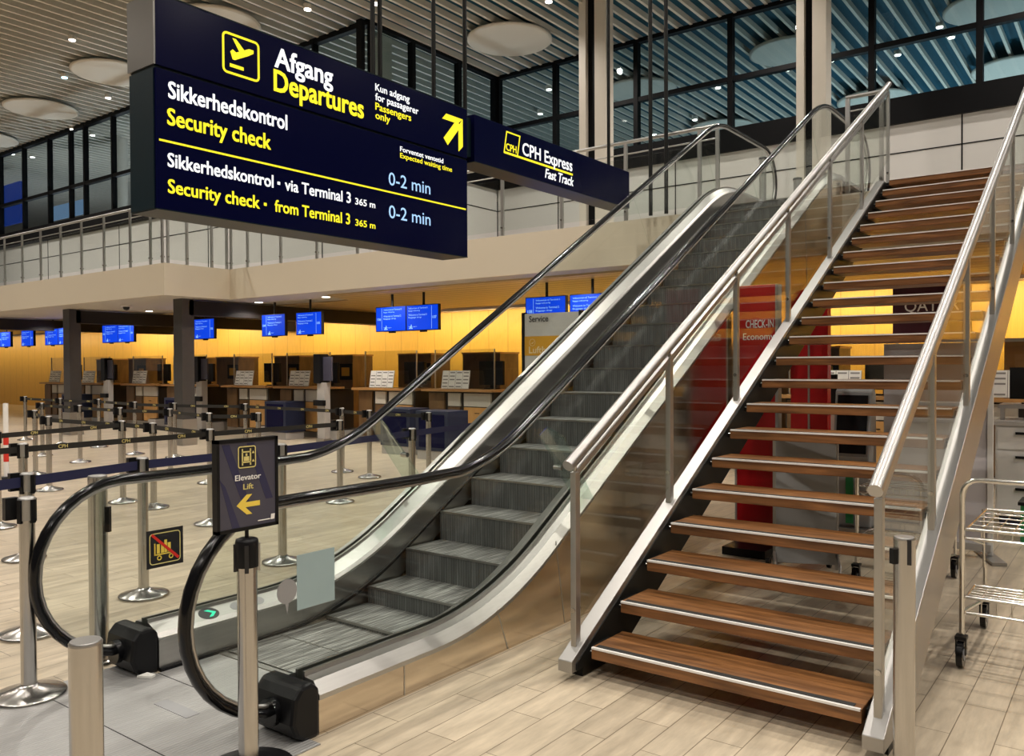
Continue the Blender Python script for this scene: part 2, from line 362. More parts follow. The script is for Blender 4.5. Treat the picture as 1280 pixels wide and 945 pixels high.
gallery_wall('front', 'y', -15, 10.85, 13.2, 1, (10.8, 9.06, 6.85, 4.62, 1.81, 0.0, -2.2, -4.4, -6.6), (9.0, 5.9, 3.1, .28, -2.5), ('wall_front','window_1','white panelled wall at the back of the gallery','dark framed glazing above the white gallery wall'))
gallery_wall('left', 'y', 10.8, 48, 8.75, 1, (10.8, 12.6, 14.5, 16.4, 18.1, 19.95, 21.46, 23.1, 24.0, 25.4, 27.2, 29, 31), (12.4, 14.6, 16.8, 19, 21.2, 23.4, 25.6), ('wall_left','window_2','white panelled wall of the left gallery wing','dark framed glazing of the left gallery wing'), 5.72, 6.22, 7.15, 8.90, .032)
gallery_wall('return', 'x', 8.75, 13.2, 10.85, 1, (8.55, 10.1, 11.7, 13.1), (10.2,), ('wall_return','window_3','short white panelled wall turning the gallery corner','dark framed glazing turning the gallery corner'))
m_ = MB().box(9.55, 9.85, 11.25, 11.55, FZ, 9.05)
struct('column', m_, COLW, None, 'pale column behind the corner glazing', 'column')
for yy, nm in ((24.0, 'far'), (18.6, 'near')):
    struct('column', MB().lathe((10.3, yy, FZ), [(.24,0),(.24,5.3)]), COLW, None, 'round pale column behind the left glazing, %s one' % nm, 'column')
# room behind the glass
struct('wall_room', MB().box(26, 26.2, -15, 48, FZ, 9.3), mat('dark_room_wall', (.05,.06,.07), .6), None, 'dim far wall of the room behind the glazing', 'wall')
HALLW = mat('darkened_hall_wall', (.045,.045,.05), .3, 0, .2, .3)  # finish of the unseen hall walls, darkened to give the steel contrast
struct('wall_hall', MB().box(-15.2, -15, -15, 48, 0, 9.3), HALLW, None, 'unseen darkened hall wall opposite the check-in desks', 'wall')
struct('wall_side', MB().box(-15, 26, -15.2, -15, 0, 9.3), HALLW, None, 'unseen darkened side wall of the hall', 'wall')

# double flanged columns on the gallery
for (ya, yb_, yc_, yd, nm) in ((6.87,6.71,6.50,6.24,'beside the express sign'), (2.46,2.33,2.19,1.96,'behind the escalator top')):
    t = thing('column', 'tall white double column on the gallery %s' % nm, 'column', (10.9, (ya+yd)/2, FZ)); t['kind'] = 'structure'
    MB().box(10.8, 11.1, yb_, ya, FZ, 9.12).build('flange', COLW, t); MB().box(10.8, 11.1, yd, yc_, FZ, 9.12).build('flange', COLW, t)
    MB().box(10.9, 11.0, yc_-.01, yb_+.01, FZ, 9.12).build('web', MULL, t)

# ------------------------------------------------------------------ ceiling discs and downlights
discs = [(11.26,8.98,'over the express sign'),(6.75,13.4,'directly above the departures sign'),(6.95,18.0,'left of the departures sign, nearer one'),(7.2,22.4,'left of the departures sign, middle one'),(7.5,27.0,'left of the departures sign, farther one'),
         (15.8,4.2,'seen through glass between the two columns'),(16.1,8.3,'seen through glass right of the left column'),(20.3,.2,'seen through glass above the right handrail'),(20.8,3.6,'seen through glass beside the stair rail end'),(15.9,.1,'seen through glass at the upper right corner'),(20.8,8.0,'seen through glass low beside the escalator rail')]
d0 = None
for x, y, w in discs:
    lab = 'round white ceiling disc %s' % w
    if d0 is None:
        d0 = thing('ceiling_disc', lab, 'ceiling panel', (x,y,8.88), 'round acoustic discs under the ceiling')
        MB().lathe((x,y,8.88), [(.90,0),(.95,.02),(.95,.06),(.90,.07)], 48).build('panel', DISC, d0)
        MB().cyl((x+.4,y,8.95), (x+.4,y,9.05), .01, 6).cyl((x-.4,y,8.95), (x-.4,y,9.05), .01, 6).build('hanger', STEEL_D, d0)
    else: dup(d0, (x,y,8.88), lab)
dl = [(5.36,16.7,0),(6.4,19.3,1),(7.87,20.0,0),(8.72,23.8,0),(9.41,23.95,0),(8.9,28.4,0),(9.5,28.3,0),(8.17,10.0,0),(7.5,11.3,0),(10.2,7.2,0)]
dl2 = [(14.6,10.2,0),(16.2,11.6,0),(15.9,8.1,0),(17.2,6.6,0),(17.0,4.7,0),(18.3,3.0,0),(17.6,2.3,0),(16.4,1.2,0),(17.2,1.1,0),(19.5,8.3,0),(20.2,10.0,0),(21.4,1.9,0)]
L0 = None
for i, (x,y,cool) in enumerate(dl+dl2):
    inroom = i >= len(dl)
    lab = ('small bright ceiling downlight behind the glazing' if inroom else 'bluish ceiling spotlight beside the nearer left disc' if cool else 'small bright downlight set in the slatted hall ceiling')
    if L0 is None:
        L0 = thing('ceiling_downlight', lab, 'ceiling light', (x,y,8.9), 'downlights in the hall ceiling')
        MB().lathe((x,y,8.93), [(.075,0),(.085,.01),(.085,.10)], 16).build('housing', DISC, L0)
        MB().lathe((x,y,8.915), [(.068,0),(.068,.014)], 16).build('lens', LAMPG, L0)
    else:
        r = dup(L0, (x,y,8.9), lab)
        if cool:
            r['group'] = 'coloured spotlights'
            for c in r.children:
                if c.name.startswith('lens'): c.data = c.data.copy(); c.data.materials[0] = LAMPC
        elif inroom: r['group'] = 'downlights behind the glazing'
# light of the hall lamps: the same downlights in a regular grid over the hall
for x in (-11, -6.5, -2, 2.5, 5.6):
    for y in (-11, -6, -1.2, 3.6, 8.6, 15.2, 20.5, 26):
        spot((x, y, 8.86), HALL_W, radius=.08)
for x in (9.6, 12.0):
    for y in (-6, -1.2, 3.6, 8.0): spot((x, y, 8.90), HALL_W*.55, radius=.07)
for x, y, k in ((20,-4.5,1.5),(22.5,0,1.5),(24,4.5,1.1),(18.5,2.5,.6),(19,8,.5),(16.5,12,.3)):
    spot((x, y, 4.2), ROOM_FILL_W*k, (.68,.90,1.0), 165, .2, 'hidden_room_fill', (math.pi,0,0))  # fill lamps added out of sight below the glazing to brighten the ceiling
for x, y in ((11.5,15),(11.5,20),(11.5,25),(12,31)):
    spot((x, y, 4.2), ROOM_FILL_W*1.3, (.95,.96,1.0), 165, .2, 'hidden_room_fill', (math.pi,0,0))  # more hidden fill, added to light the left wing ceiling
t = thing('pendant_lamp', 'blue white hanging lamp behind the upper right glazing', 'lamp', (17.2,-.9,8.1))
MB().cyl((17.2,-.9,7.95),(17.2,-.9,8.45),.07,12).build('tube', LAMPC, t); MB().cyl((17.2,-.9,8.45),(17.2,-.9,9.2),.008,6).build('cord', BLACKP, t)

# soffit downlights
s0 = None
for i, y in enumerate((5.05,6.83,9.41,11.1,13.34,17.85,19.29)):
    lab = 'flush round soffit light over the desks, %s from the escalator' % ORD[i]
    if s0 is None:
        s0 = thing('soffit_light', lab, 'ceiling light', (7.75,y,3.08), 'flush lights in the gallery soffit')
        MB().lathe((7.75,y,3.076), [(.10,0),(.105,.004),(.105,.014)], 20).build('rim', STEEL_W, s0); MB().lathe((7.75,y,3.072), [(.085,0),(.085,.006)], 20).build('lens', LAMPG, s0)
    else: dup(s0, (7.75,y,3.08), lab)
for y in (-6,-2,1.5,5.05,6.83,9.41,11.1,13.34,17.85,19.29,23,27): spot((7.75,y,3.05), SOFFIT_W, WARM, 150, .08, 'soffit_lamp')
# wall washers: a linear fitting along the wood ceiling
for k in range(11):
    ya = -12+k*5
    area((11.95, ya+2.5, 2.98), WASH_W*(1 if ya < 28 else .4), .12, 4.9, (0, math.radians(-42), 0), (1.0,.82,.48), 'wall_wash_lamp')
t = thing('wall_wash_light', 'long white light fitting along the top of the yellow wall', 'ceiling light', (12.3,8,3.0))
MB().box(11.88,12.02,-12,43,3.0,3.06).build('housing', WHITE, t)
t = thing('dome_camera', 'small dark dome camera under the left gallery soffit', 'camera', (6.4,16.46,3.09))
MB().lathe((6.4,16.46,3.05), [(.12,0),(.12,.04)], 20).build('mount', WHITE, t); MB().lathe((6.4,16.46,2.97), [(.01,0),(.06,.02),(.08,.08)], 16).build('dome', BLACKP, t)

# ================================================================== STAIRCASE
RISE, GO = .17, .3088
YL0, YL1, YR0, YR1 = .05, .135, -1.46, -1.373
st = thing('staircase', 'open staircase of brown wood treads between brushed steel stringers', 'staircase', (0,0,0))
SL = RISE/GO
XT = 21*GO
def stringer(y0, y1):
    top = lambda x: .165+SL*x
    bot = lambda x: top(x)-.36
    xb = (0-(.165-.36))/SL
    P = [(-.10,.05),(xb+.05/SL,.05),(6.95,bot(6.95)),(6.95,FZ-.02),((FZ-.005-.165)/SL,FZ-.005),(-.098,.112),(-.10,.108)]
    return [(x,y0,z) for x,z in P], (0,y1-y0,0)
for y0, y1, inner in ((YL0,YL1,YL0), (YR0,YR1,YR1)):
    P, e = stringer(y0, y1); so = MB().prism(P, e).build('stringer', STEEL_W, st, .004)
    # dark inner web plate under the treads
    q = [(x, inner-(.006 if inner == YL0 else 0), z) for x,_,z in [(p[0]+(.04 if i in (0,5,6) else 0),0,p[2]-(.02 if i >= 4 else -.005)) for i,p in enumerate(P)]]
    MB().prism(q, (0,.006,0)).build('web_plate', DARKST, so)
    MB().box(.02,.26,y0+.01,y1-.01,0,.05).build('foot_pad', DARKST, so)
for k in range(22):
    x0 = k*GO; z = RISE*(k+1)
    tr = MB().box(x0+.012, x0+.34, -1.345, 0.0, z-.064, z).build('tread', TREAD, st, .004)
    MB().box(x0+.004, x0+.020, -1.34, -.005, z-.009, z+.0015).build('nosing_strip', NOSE, tr)
    MB().box(x0+.022, x0+.058, -1.31, -.02, z, z+.0025).build('grip_strip', GRIP, tr)
    MB().box(x0+.08, x0+.26, .0, .052, z-.06, z-.02).build('tread_bracket', DARKST, tr); MB().box(x0+.08, x0+.26, -1.375, -1.345, z-.06, z-.02).build('tread_bracket', DARKST, tr)
    MB().cyl((x0+.03,-.005,z-.03),(x0+.03,.016,z-.03),.006,8).build('bolt', STEEL, tr)
MB().box(XT+.3, XE-.052, -1.373, .05, FZ-.09, FZ-.002).build('landing_plate', STEEL_W, st)
postx = [.01, 1.12, 2.22, 3.36, 4.55, 5.70, 6.86]
def rail_pt(x): return 1.150+SL*x
for side, yp in (('left',.095), ('right',-1.415)):
    for i, x in enumerate(postx):
        zb = .165+SL*x
        if i == 6: zb = FZ-.03
        po = MB().bar((x,yp,zb-.03),(x,yp,rail_pt(x)-.075),.046,.034,(1,0,0)).build('baluster_post', STEEL_D, st, .003)
        MB().cyl((x,yp,rail_pt(x)-.08),(x,yp,rail_pt(x)-.015),.011,8).cyl((x-.03,yp,zb+.18),(x+.035,yp,zb+.18),.014,8).build('clamp', STEEL, po)
    MB().tube([(-.06,yp,rail_pt(-.06)),(6.90,yp,rail_pt(6.90))], .031, 18).build('handrail', STEEL_W, st)
    MB().bar((.0,yp,rail_pt(0)-.085),(6.86,yp,rail_pt(6.86)-.085),.022,.030).build('glass_clip_rail', STEEL_W, st)
    sgn = 1
    for i in range(6):
        xa, xb = postx[i]+.035, postx[i+1]-.02
        lo = lambda x: .165+SL*x+.10; hi = lambda x: rail_pt(x)-.10
        MB().prism([(xa,yp-.006,lo(xa)),(xb,yp-.006,lo(xb)),(xb,yp-.006,hi(xb)),(xa,yp-.006,hi(xa))], (0,.012,0)).build('glass_panel', GLASS_S, st)
# ================================================================== ESCALATOR
T30 = .577
def g(x, k0, w):
    k1 = k0 + FZ/T30
    def ramp(x, k): return 0 if x < k-w else (x-k if x > k+w else (x-k+w)**2/(4*w))
    return T30*(ramp(x,k0)-ramp(x,k1))
es = thing('escalator', 'steel escalator with glass balustrades and black handrails', 'escalator', (0,1.42,0))
def stations(a, b, k0, w):
    xs = [a]; x = a
    k1 = k0+FZ/T30
    while x < b-1e-6:
        near = abs(x-k0) < w+.1 or abs(x-k1) < w+.1
        x = min(b, x+(.08 if near else .35)); xs.append(x)
    return xs
DK, DW = .047, .55
hz = lambda x: 1.05+g(x,.08,.38)
dz = lambda x: g(x,DK,DW)
X0, X1 = -1.27, 8.75
ds = [(x, dz(x)) for x in stations(X0, X1, DK, DW)]
for side in (0, 1):
    Y = (lambda y: y) if side == 0 else (lambda y: 2.84-y)   # mirror about the centre line y = 1.42
    pc = (lambda P: P) if side == 0 else (lambda P: P[::-1])
    nm = 'right' if side == 0 else 'left'
    # outer deck with bevel + inner deck
    sec = [(.627,.155),(.627,.178),(.668,.235),(.735,.240),(.735,.20),(.668,.155)]
    dk = MB().sweep(ds, pc([(Y(y),z) for y,z in sec])).build('outer_deck', STEEL_X, es)
    sec = [(.785,.20),(.785,.240),(.80,.243),(.885,.205),(.900,.18),(.900,.15),(.86,.15)]
    MB().sweep(ds, pc([(Y(y),z) for y,z in sec])).build('inner_deck', STEEL_X, es)
    sec = [(.728,.10),(.728,.262),(.744,.262),(.744,.12),(.776,.12),(.776,.262),(.792,.262),(.792,.10)]
    MB().sweep(ds, pc([(Y(y),z) for y,z in sec])).build('glass_channel', DARKSK, es)
    sec = [(.893,-.16),(.893,.17),(.903,.17),(.903,-.16)]
    sk = MB().sweep(ds, pc([(Y(y),z) for y,z in sec])).build('skirt_panel', DARKSK, es)
    sec = [(.903,-.02),(.925,-.02),(.925,.0),(.903,.0)]
    MB().sweep([(x,max(.012,z+.02)) for x,z in ds], pc([(Y(y),z) for y,z in sec])).build('brush_strip', BLACKP, sk)
    # outer cladding
    top = [(x, Y(.632), z+.158) for x, z in ds if x < 7.0]; bot = [(x, Y(.632), max(0.0, z-.95) if z < 3.0 else min(z-.95,2.9)) for x, z in ds if x < 7.0]
    MB().strip(bot, top, (0, .02 if side == 0 else -.02, 0)).build('side_cladding', STEEL_P, es)
    cj = MB()
    for xj in (-.73, .12, .72, 2.3, 3.9, 5.6):
        zt = dz(xj)+.155; zb = max(0, dz(xj)-.95); cj.bar((xj,Y(.6305),zb+.005),(xj-(0.10 if xj > .1 else 0),Y(.6305),zt),.005,.004,(1,0,0))
    cj.build('cladding_joint', STEEL_D, es)
    # newel end cap
    cap = [(-1.27,0.0),(-1.27,.215),(-1.31,.250),(-1.37,.245),(-1.41,.20),(-1.425,.09),(-1.40,.03),(-1.36,0)]
    ya, yb2 = sorted((Y(.622), Y(.905)))
    cp_ = MB().prism([(x,ya,z) for x,z in cap], (0,yb2-ya,0)).build('newel_cap', BLACKP, es, .018)
    MB().cyl((-1.45,Y(.76),.125),(-1.36,Y(.76),.125),.062,16).build('handrail_inlet', RUBBER, cp_)
    cap = [(8.75,FZ),(8.75,FZ+.215),(8.80,FZ+.24),(8.88,FZ+.19),(8.90,FZ+.06),(8.86,FZ)]
    MB().prism([(x,ya,z) for x,z in cap], (0,yb2-ya,0)).build('newel_cap', BLACKP, es, .018)
    # handrail loop
    yh = Y(.76); R = .463; cxl, czl = -1.38, .587; cxu, czu = 8.22, FZ+.587
    path = [(-1.30,yh,.124)] + [(cxl+R*math.cos(a), yh, czl+R*math.sin(a)) for a in [math.radians(-92-i*(176/18)) for i in range(19)]]
    path += [(x,yh,hz(x)) for x in stations(-1.2, 8.1, .08, .38)]
    path += [(cxu+R*math.cos(a), yh, czu+R*math.sin(a)) for a in [math.radians(88-i*(176/18)) for i in range(19)]] + [(8.10,yh,FZ+.124)]
    MB().tube(path, .033, 14, .021).build('handrail', RUBBER, es)
    inner = []
    for i, p in enumerate(path):
        a = Vector(path[max(i-1,0)]); b = Vector(path[min(i+1,len(path)-1)]); d = (b-a).normalized(); n = Vector((d.z,0,-d.x)); inner.append(Vector(p)+n*.029)
    MB().tube(inner, .014, 8, .011).build('handrail_guide', STEEL_D, es)
    # glass panes
    sl = lambda x: g(x+.01,.08,.38)-g(x-.01,.08,.38)
    shr = lambda x: x+.45*sl(x)/(.02*T30)
    low = [p for p in inner[1:20]]
    def pane(ts, headpts=(), tailpts=()):
        tp = [Vector((t_, yh, hz(t_)-.035)) for t_ in ts]; bt = [Vector((shr(t_), yh, dz(shr(t_))+.16)) for t_ in ts]
        m = MB(); e = Vector((0,.012,0)); o = Vector((0,-.006,0))
        m.strip([p+o for p in bt], [p+o for p in tp], e)
        if headpts: m.prism([p+o for p in headpts], e)
        return m.build('glass_pane', GLASS, es)
    brk = [-1.25, .62, 2.46, 4.3, 6.1, 8.15]
    for i in range(5):
        a, b = brk[i]+.004, brk[i+1]-.004; n = 14; ts = [a+(b-a)*j/n for j in range(n+1)]
        hp = ()
        if i == 0: hp = [Vector(p) for p in low] + [Vector((-1.254,yh,1.015)), Vector((-1.254,yh,.17))]
        if i == 4: hp = [Vector(p) for p in inner[-20:-1]] + [Vector((8.148,yh,FZ+.17)), Vector((8.148,yh,FZ+1.015))]
        pane(ts, hp)
    # clear deflector plates standing out from the outer side
    d = Vector((.42,0,-.51)).normalized(); p0 = Vector((.60,yh,1.26)); so = -1 if side == 0 else 1
    if so == 1: A0, W1 = yh+.02, .20
    else: A0, W1 = yh-.02, -.16
    P = [Vector((.60,A0,1.20)), Vector((.60,A0+W1*.35,1.25)), Vector((.64,A0+W1,1.19)), Vector((.98,A0+W1,.76)), Vector((.98,A0,.76))]
    MB().prism(P, (.012,0,.010)).build('deflector_plate', DEFL, es)
    MB().cyl((.80,A0-so*.02,.98),(.80,A0+so*.04,.98),.018,10).build('deflector_clamp', STEEL, es)
# steps
for k in range(-3, 22):
    xn = .229+.369*k; zt = g(xn,.02,.45)+.007; zp = g(xn-.369,.02,.45)+.007
    if k == -3: zp = zt-.02
    s_ = MB().box(xn+.006, xn+.374, .93, 1.91, zt-.02, zt).build('step', STEPT, es)
    MB().box(xn+.004, xn+.02, .93, 1.91, min(zp, zt-.015)-.02, zt-.004).build('riser', STEPR, s_)
    MB().box(xn, xn+.012, .93, 1.91, zt-.012, zt+.001).build('nose_edge', DARKSK, s_)
MB().box(-.92, -.86, .905, 1.935, -.01, .008).build('comb_plate', STEEL_D, es)
lp = struct('floor_landing', MB().prism([(x,y,.0005) for x,y in [(-3.6,.55),(-1.33,.55),(-1.33,.62),(-1.30,.93),(-.925,.93),(-.925,1.91),(-1.30,1.91),(-1.33,2.2),(-3.6,2.2)]],(0,0,.0045)), PLATE, None, 'grey ribbed landing plate at the escalator foot', 'floor')
MB().box(-1.53, -1.46, 1.26, 1.54, .005, .007).build('handle_recess', GREYP, lp)
m_ = MB(); m_.box(-1.295,-1.290,.93,1.91,.005,.0058)
m_.build('joint', DARKST, lp); MB().box(-1.80,-1.795,.60,2.2,.005,.0058).build('joint', DARKST, lp)
MB().box(7.9, 9.2, .62, 2.22, FZ, FZ+.006).build('landing_plate', PLATE, es)
# under side and truss ends
m_ = MB(); us = [(x, max(.0,z-.95) if z < 3.0 else min(z-.95,2.9)) for x,z in ds if x < 7.0 and z > .95]
m_.strip([(x,.66,z) for x,z in us], [(x,.66,z+.02) for x,z in us], (0,1.52,0)); m_.build('truss_soffit', STEEL_D, es)
# stickers and indicators
yg = .76-.0075
stk = MB().box(-1.29,-1.07,yg-.0012,yg,.54,.79).build('pale_sticker', LBLUE, es); stk['label'] = 'pale blue sheet stuck on glass'
m_ = MB(); m_.prism([(-1.345+.055*math.cos(a*.2618),yg-.0012,.64+.055*math.sin(a*.2618)) for a in range(24)], (0,.0012,0)); m_.prism([(-1.355,yg-.0012,.585),(-1.335,yg-.0012,.585),(-1.345,yg-.0012,.54)],(0,.0012,0))
m_.build('round_sticker', GREYP, es)
ygl = 2.08-.0075
ns = MB().box(-1.26,-1.04,ygl-.0012,ygl,.53,.74).build('trolley_ban_sticker', BLKP, es)
def frame2(m, x0, x1, z0, z1, t, y, e=.0012, r=.02):
    m.box(x0+r,x1-r,y-e,y,z1-t,z1).box(x0+r,x1-r,y-e,y,z0,z0+t).box(x0,x0+t,y-e,y,z0+r,z1-r).box(x1-t,x1,y-e,y,z0+r,z1-r)
    for cx,cz,a0 in ((x0+r,z0+r,180),(x1-r,z0+r,270),(x1-r,z1-r,0),(x0+r,z1-r,90)):
        for j in range(4):
            a,b = math.radians(a0+j*22.5), math.radians(a0+j*22.5+22.5)
            m.prism([(cx+q*math.cos(w),y-e,cz+q*math.sin(w)) for q,w in ((r,a),(r,b),(r-t,b),(r-t,a))],(0,e,0))
    return m
frame2(MB(), -1.243,-1.057,.548,.722,.005,ygl-.0012).build('border_line', CPHY, ns)
def ring(m, cx, cz, r0, r1, y, e=.0012, n=16):
    for j in range(n):
        a,b = 2*math.pi*j/n, 2*math.pi*(j+1)/n
        m.prism([(cx+q*math.cos(w),y-e,cz+q*math.sin(w)) for q,w in ((r1,a),(r1,b),(r0,b),(r0,a))],(0,e,0))
    return m
m_ = MB(); yq = ygl-.0012
m_.box(-1.215,-1.208,yq-.0012,yq,.60,.665).box(-1.215,-1.10,yq-.0012,yq,.598,.605); ring(m_,-1.185,.582,.008,.014,yq); ring(m_,-1.115,.582,.008,.014,yq)
for xa in (-1.20,-1.175,-1.135): m_.box(xa,xa+.018,yq-.0012,yq,.608,.66)
m_.box(-1.155,-1.139,yq-.0012,yq,.608,.678); m_.build('trolley_mark', YELP, ns)
MB().prism([(-1.235,yq-.003,.712),(-1.225,yq-.003,.722),(-1.065,yq-.003,.572),(-1.075,yq-.003,.560)],(0,.0012,0)).build('red_bar', REDP, ns)
# lit arrow and pictograms on the left inner deck
zq = .236
def decal_disc(x, y, r, mname, m): 
    o = MB(); sl_ = -.038/.085   # follows the sloping inner deck
    pts = [(x+r*math.cos(a*.2618), y+r*.75*math.sin(a*.2618), .2205-(2.84-y-r*.75*math.sin(a*.2618)-.8425)*.447+.0035) for a in range(24)]
    return o.prism(pts,(0,0,.0015)).build(mname, m, es)
dd = decal_disc(-.93, 1.995, .062, 'direction_lamp', BLKP)
zz = lambda y: .2205-(2.84-y-.8425)*.447+.0060
MB().prism([(-.945,2.02,zz(2.02)),(-.92,2.02,zz(2.02)),(-.885,1.992,zz(1.992)),(-.92,1.965,zz(1.965)),(-.945,1.965,zz(1.965)),(-.91,1.992,zz(1.992))],(0,0,.001)).build('green_arrow', GREENL, dd)
for xx in (-.74,-.60): decal_disc(xx, 1.995, .045, 'round_pictogram', GREYP)

# ================================================================== HANGING SIGNS
YS = 3.2; XD, UD = (1,0,0), (0,0,1)
sg = thing('departures_sign', 'large hanging navy sign reading Afgang Departures and Security check', 'sign', (1.16, 3.35, 2.76))
MB().box(-.52,2.85,YS,YS+.34,3.755,4.25).build('header_panel', NAVY, sg, .004)
ec = MB().box(-.535,-.521,YS+.0,YS+.345,3.755,4.255).build('end_plate', ENDST, sg)
MB().box(-.52,2.85,YS,YS+.34,2.755,3.735).build('lower_panel', NAVY, sg, .004)
MB().box(-.530,-.521,YS+.02,YS+.33,2.755,3.735).build('end_plate', NAVYS, sg)
MB().box(-.52,2.85,YS+.02,YS+.32,3.735,3.755).build('joint_strip', NAVYS, sg)
MB().box(-.52,2.85,YS-.002,YS+.34,4.25,4.258).box(-.52,2.85,YS-.002,YS+.34,2.748,2.756).build('edge_trim', NAVYS, sg)
y0 = YS-.001
class Lines:
    def __init__(s, m, parent): s.m = m; s.p = parent
    def text(s, *a, **k): MB().text(*a, **k).build('lettering_line', s.m, s.p); return s
w_ = Lines(TXTW, sg); YL = Lines(TXTY, sg); bl = Lines(TXTB, sg); yl = MB(); wd = MB()
w_.text('Afgang', (.48,y0,4.02), XD, UD, .155, .60, .018)
YL.text('Departures', (.47,y0,3.83), XD, UD, .165, .96, .020)
w_.text('Kun adgang', (1.57,y0,4.115), XD, UD, .062, .44, .012); w_.text('for passagerer', (1.57,y0,4.03), XD, UD, .062, .56, .012)
YL.text('Passengers', (1.57,y0,3.945), XD, UD, .062, .46, .012); YL.text('only', (1.57,y0,3.865), XD, UD, .062, .185, .012)
w_.text('Sikkerhedskontrol', (-.43,y0,3.545), XD, UD, .115, 1.03, .018)
YL.text('Security check', (-.44,y0,3.355), XD, UD, .115, .88, .018)
w_.text('Sikkerhedskontrol', (-.44,y0,3.06), XD, UD, .095, .90, .016); w_.text('via Terminal 3', (.57,y0,3.06), XD, UD, .09, .70, .014); w_.text('365 m', (1.32,y0,3.06), XD, UD, .055, .24, .012)
YL.text('Security check', (-.44,y0,2.875), XD, UD, .095, .77, .016); YL.text('from Terminal 3', (.47,y0,2.875), XD, UD, .09, .79, .014); YL.text('365 m', (1.32,y0,2.875), XD, UD, .055, .24, .012)
wd.box(.50,.525,y0-.003,y0,3.092,3.115); yl.box(.37,.395,y0-.003,y0,2.905,2.928)
w_.text('Forventet ventetid', (1.88,y0,3.635), XD, UD, .045, .60, .010)
YL.text('Expected waiting time', (1.88,y0,3.575), XD, UD, .045, .73, .010)
bl.text('0-2 min', (1.73,y0,3.30), XD, UD, .115, .56, .004); bl.text('0-2 min', (1.73,y0,3.00), XD, UD, .115, .56, .004)
yl.box(-.50,2.82,y0-.003,y0,3.228,3.242)
frame2(yl, .01,.34,3.85,4.16,.017,y0,.003,.04)
yl.prism([(.08,y0-.003,4.02),(.10,y0-.003,4.04),(.13,y0-.003,4.025),(.245,y0-.003,4.085),(.285,y0-.003,4.085),(.285,y0-.003,4.06),(.24,y0-.003,4.03),(.12,y0-.003,3.965),(.10,y0-.003,3.965)],(0,.003,0))
yl.prism([(.10,y0-.003,4.125),(.13,y0-.003,4.125),(.21,y0-.003,4.055),(.165,y0-.003,4.03)],(0,.003,0)); yl.box(.075,.195,y0-.003,y0,3.905,3.93)
# arrow
a_ = [(2.47,4.08),(2.53,4.14),(2.78,4.14),(2.78,3.87),(2.72,3.81),(2.72,3.99),(2.53,3.80),(2.48,3.87),(2.66,4.06)]
yl.prism([(x,y0-.003,z) for x,z in [(2.47,4.075),(2.53,4.135),(2.78,4.135),(2.70,4.075)]],(0,.003,0))
yl.prism([(x,y0-.003,z) for x,z in [(2.78,4.135),(2.78,3.86),(2.715,3.80),(2.715,4.06)]],(0,.003,0))
yl.prism([(x,y0-.0032,z) for x,z in [(2.715,4.09),(2.735,4.04),(2.55,3.83),(2.49,3.89),(2.66,4.08)]],(0,.003,0))
wd.build('white_dot', TXTW, sg); yl.build('yellow_marks', TXTY, sg)
for x in (1.71,1.80,2.54): MB().cyl((x,YS+.17,4.25),(x,YS+.17,9.2),.022,10).build('hanger_rod', DARKST, sg)

sx = thing('express_sign', 'long navy hanging sign reading CPH Express Fast Track', 'sign', (4.6, 3.35, 3.75))
MB().box(2.97,6.24,YS,YS+.30,3.755,4.235).build('panel', NAVY, sx, .004); MB().box(2.97,6.24,YS,YS+.30,3.748,3.756).build('edge_trim', NAVYS, sx)
MB().box(2.85,2.97,YS+.05,YS+.25,3.80,4.20).build('coupling', NAVYS, sx)
w_ = Lines(TXTW, sx); yl = MB()
w_.text('CPH Express', (3.80,y0,3.985), XD, UD, .135, 1.02, .012); w_.text('Fast Track', (4.24,y0,3.81), XD, UD, .105, .60, .016, slant=.2)
yl.box(3.47,4.83,y0-.003,y0,3.935,3.958)
def slantq(m, x0,x1,z0,z1,k): m.prism([(x0,y0-.003,z0),(x1,y0-.003,z0),(x1+k,y0-.003,z1),(x0+k,y0-.003,z1)],(0,.003,0))
slantq(yl,3.46,3.475,3.94,4.18,.05); slantq(yl,3.70,3.715,3.94,4.18,.05); yl.box(3.51,3.765,y0-.003,y0,4.168,4.183)
yl.text('CPH', (3.50,y0,3.975), XD, UD, .075, .19, .014)
yl.build('yellow_lettering', TXTY, sx)
for x in (3.0,5.95): MB().cyl((x,YS+.15,4.235),(x,YS+.15,9.2),.022,10).build('hanger_rod', DARKST, sx)

# ================================================================== GALLERY RAILINGS
def railing(label, pts, posts, zt, inset=.0):
    """pts: two end points (x,y); posts: parameters along the run in metres from the first point"""
    A, B = Vector((*pts[0],0)), Vector((*pts[1],0)); d = (B-A).normalized(); n = Vector((-d.y,d.x,0)); Ln = (B-A).length
    t = thing('gallery_railing', label, 'railing', (A.x,A.y,FZ), 'gallery railings')
    P = lambda s, z: A+d*s+Vector((0,0,z))
    MB().tube([P(0,zt),P(Ln,zt)], .026, 12, upv=(0,0,1)).build('top_rail', STEEL_W, t)
    MB().tube([P(0,zt-.17),P(Ln,zt-.17)], .011, 8, upv=(0,0,1)).build('thin_rail', STEEL_D, t)
    for s in posts:
        po = MB().bar(P(s,FZ-.02),P(s,zt-.02),.036,.05,tuple(n)).build('baluster_post', STEEL_D, t)
        MB().cyl(P(s,FZ+.12)-n*.04,P(s,FZ+.12)+n*.04,.016,8).build('clamp', STEEL, po)
    ps = sorted(posts)
    for a, b in zip(ps, ps[1:]):
        if b-a > .2: MB().obox(P((a+b)/2,(FZ+zt)/2-.08), d*((b-a)/2-.03), n*.006, Vector((0,0,(zt-FZ)/2-.15))).build('glass_panel', GLASS, t)
    return t
railing('glass gallery railing behind the departures signs', [(6.97,2.24),(6.97,13.25)], [.02,.28,1.42,2.53,3.67,4.80,5.93,7.06,8.2,9.3,10.4,10.98], 4.86)
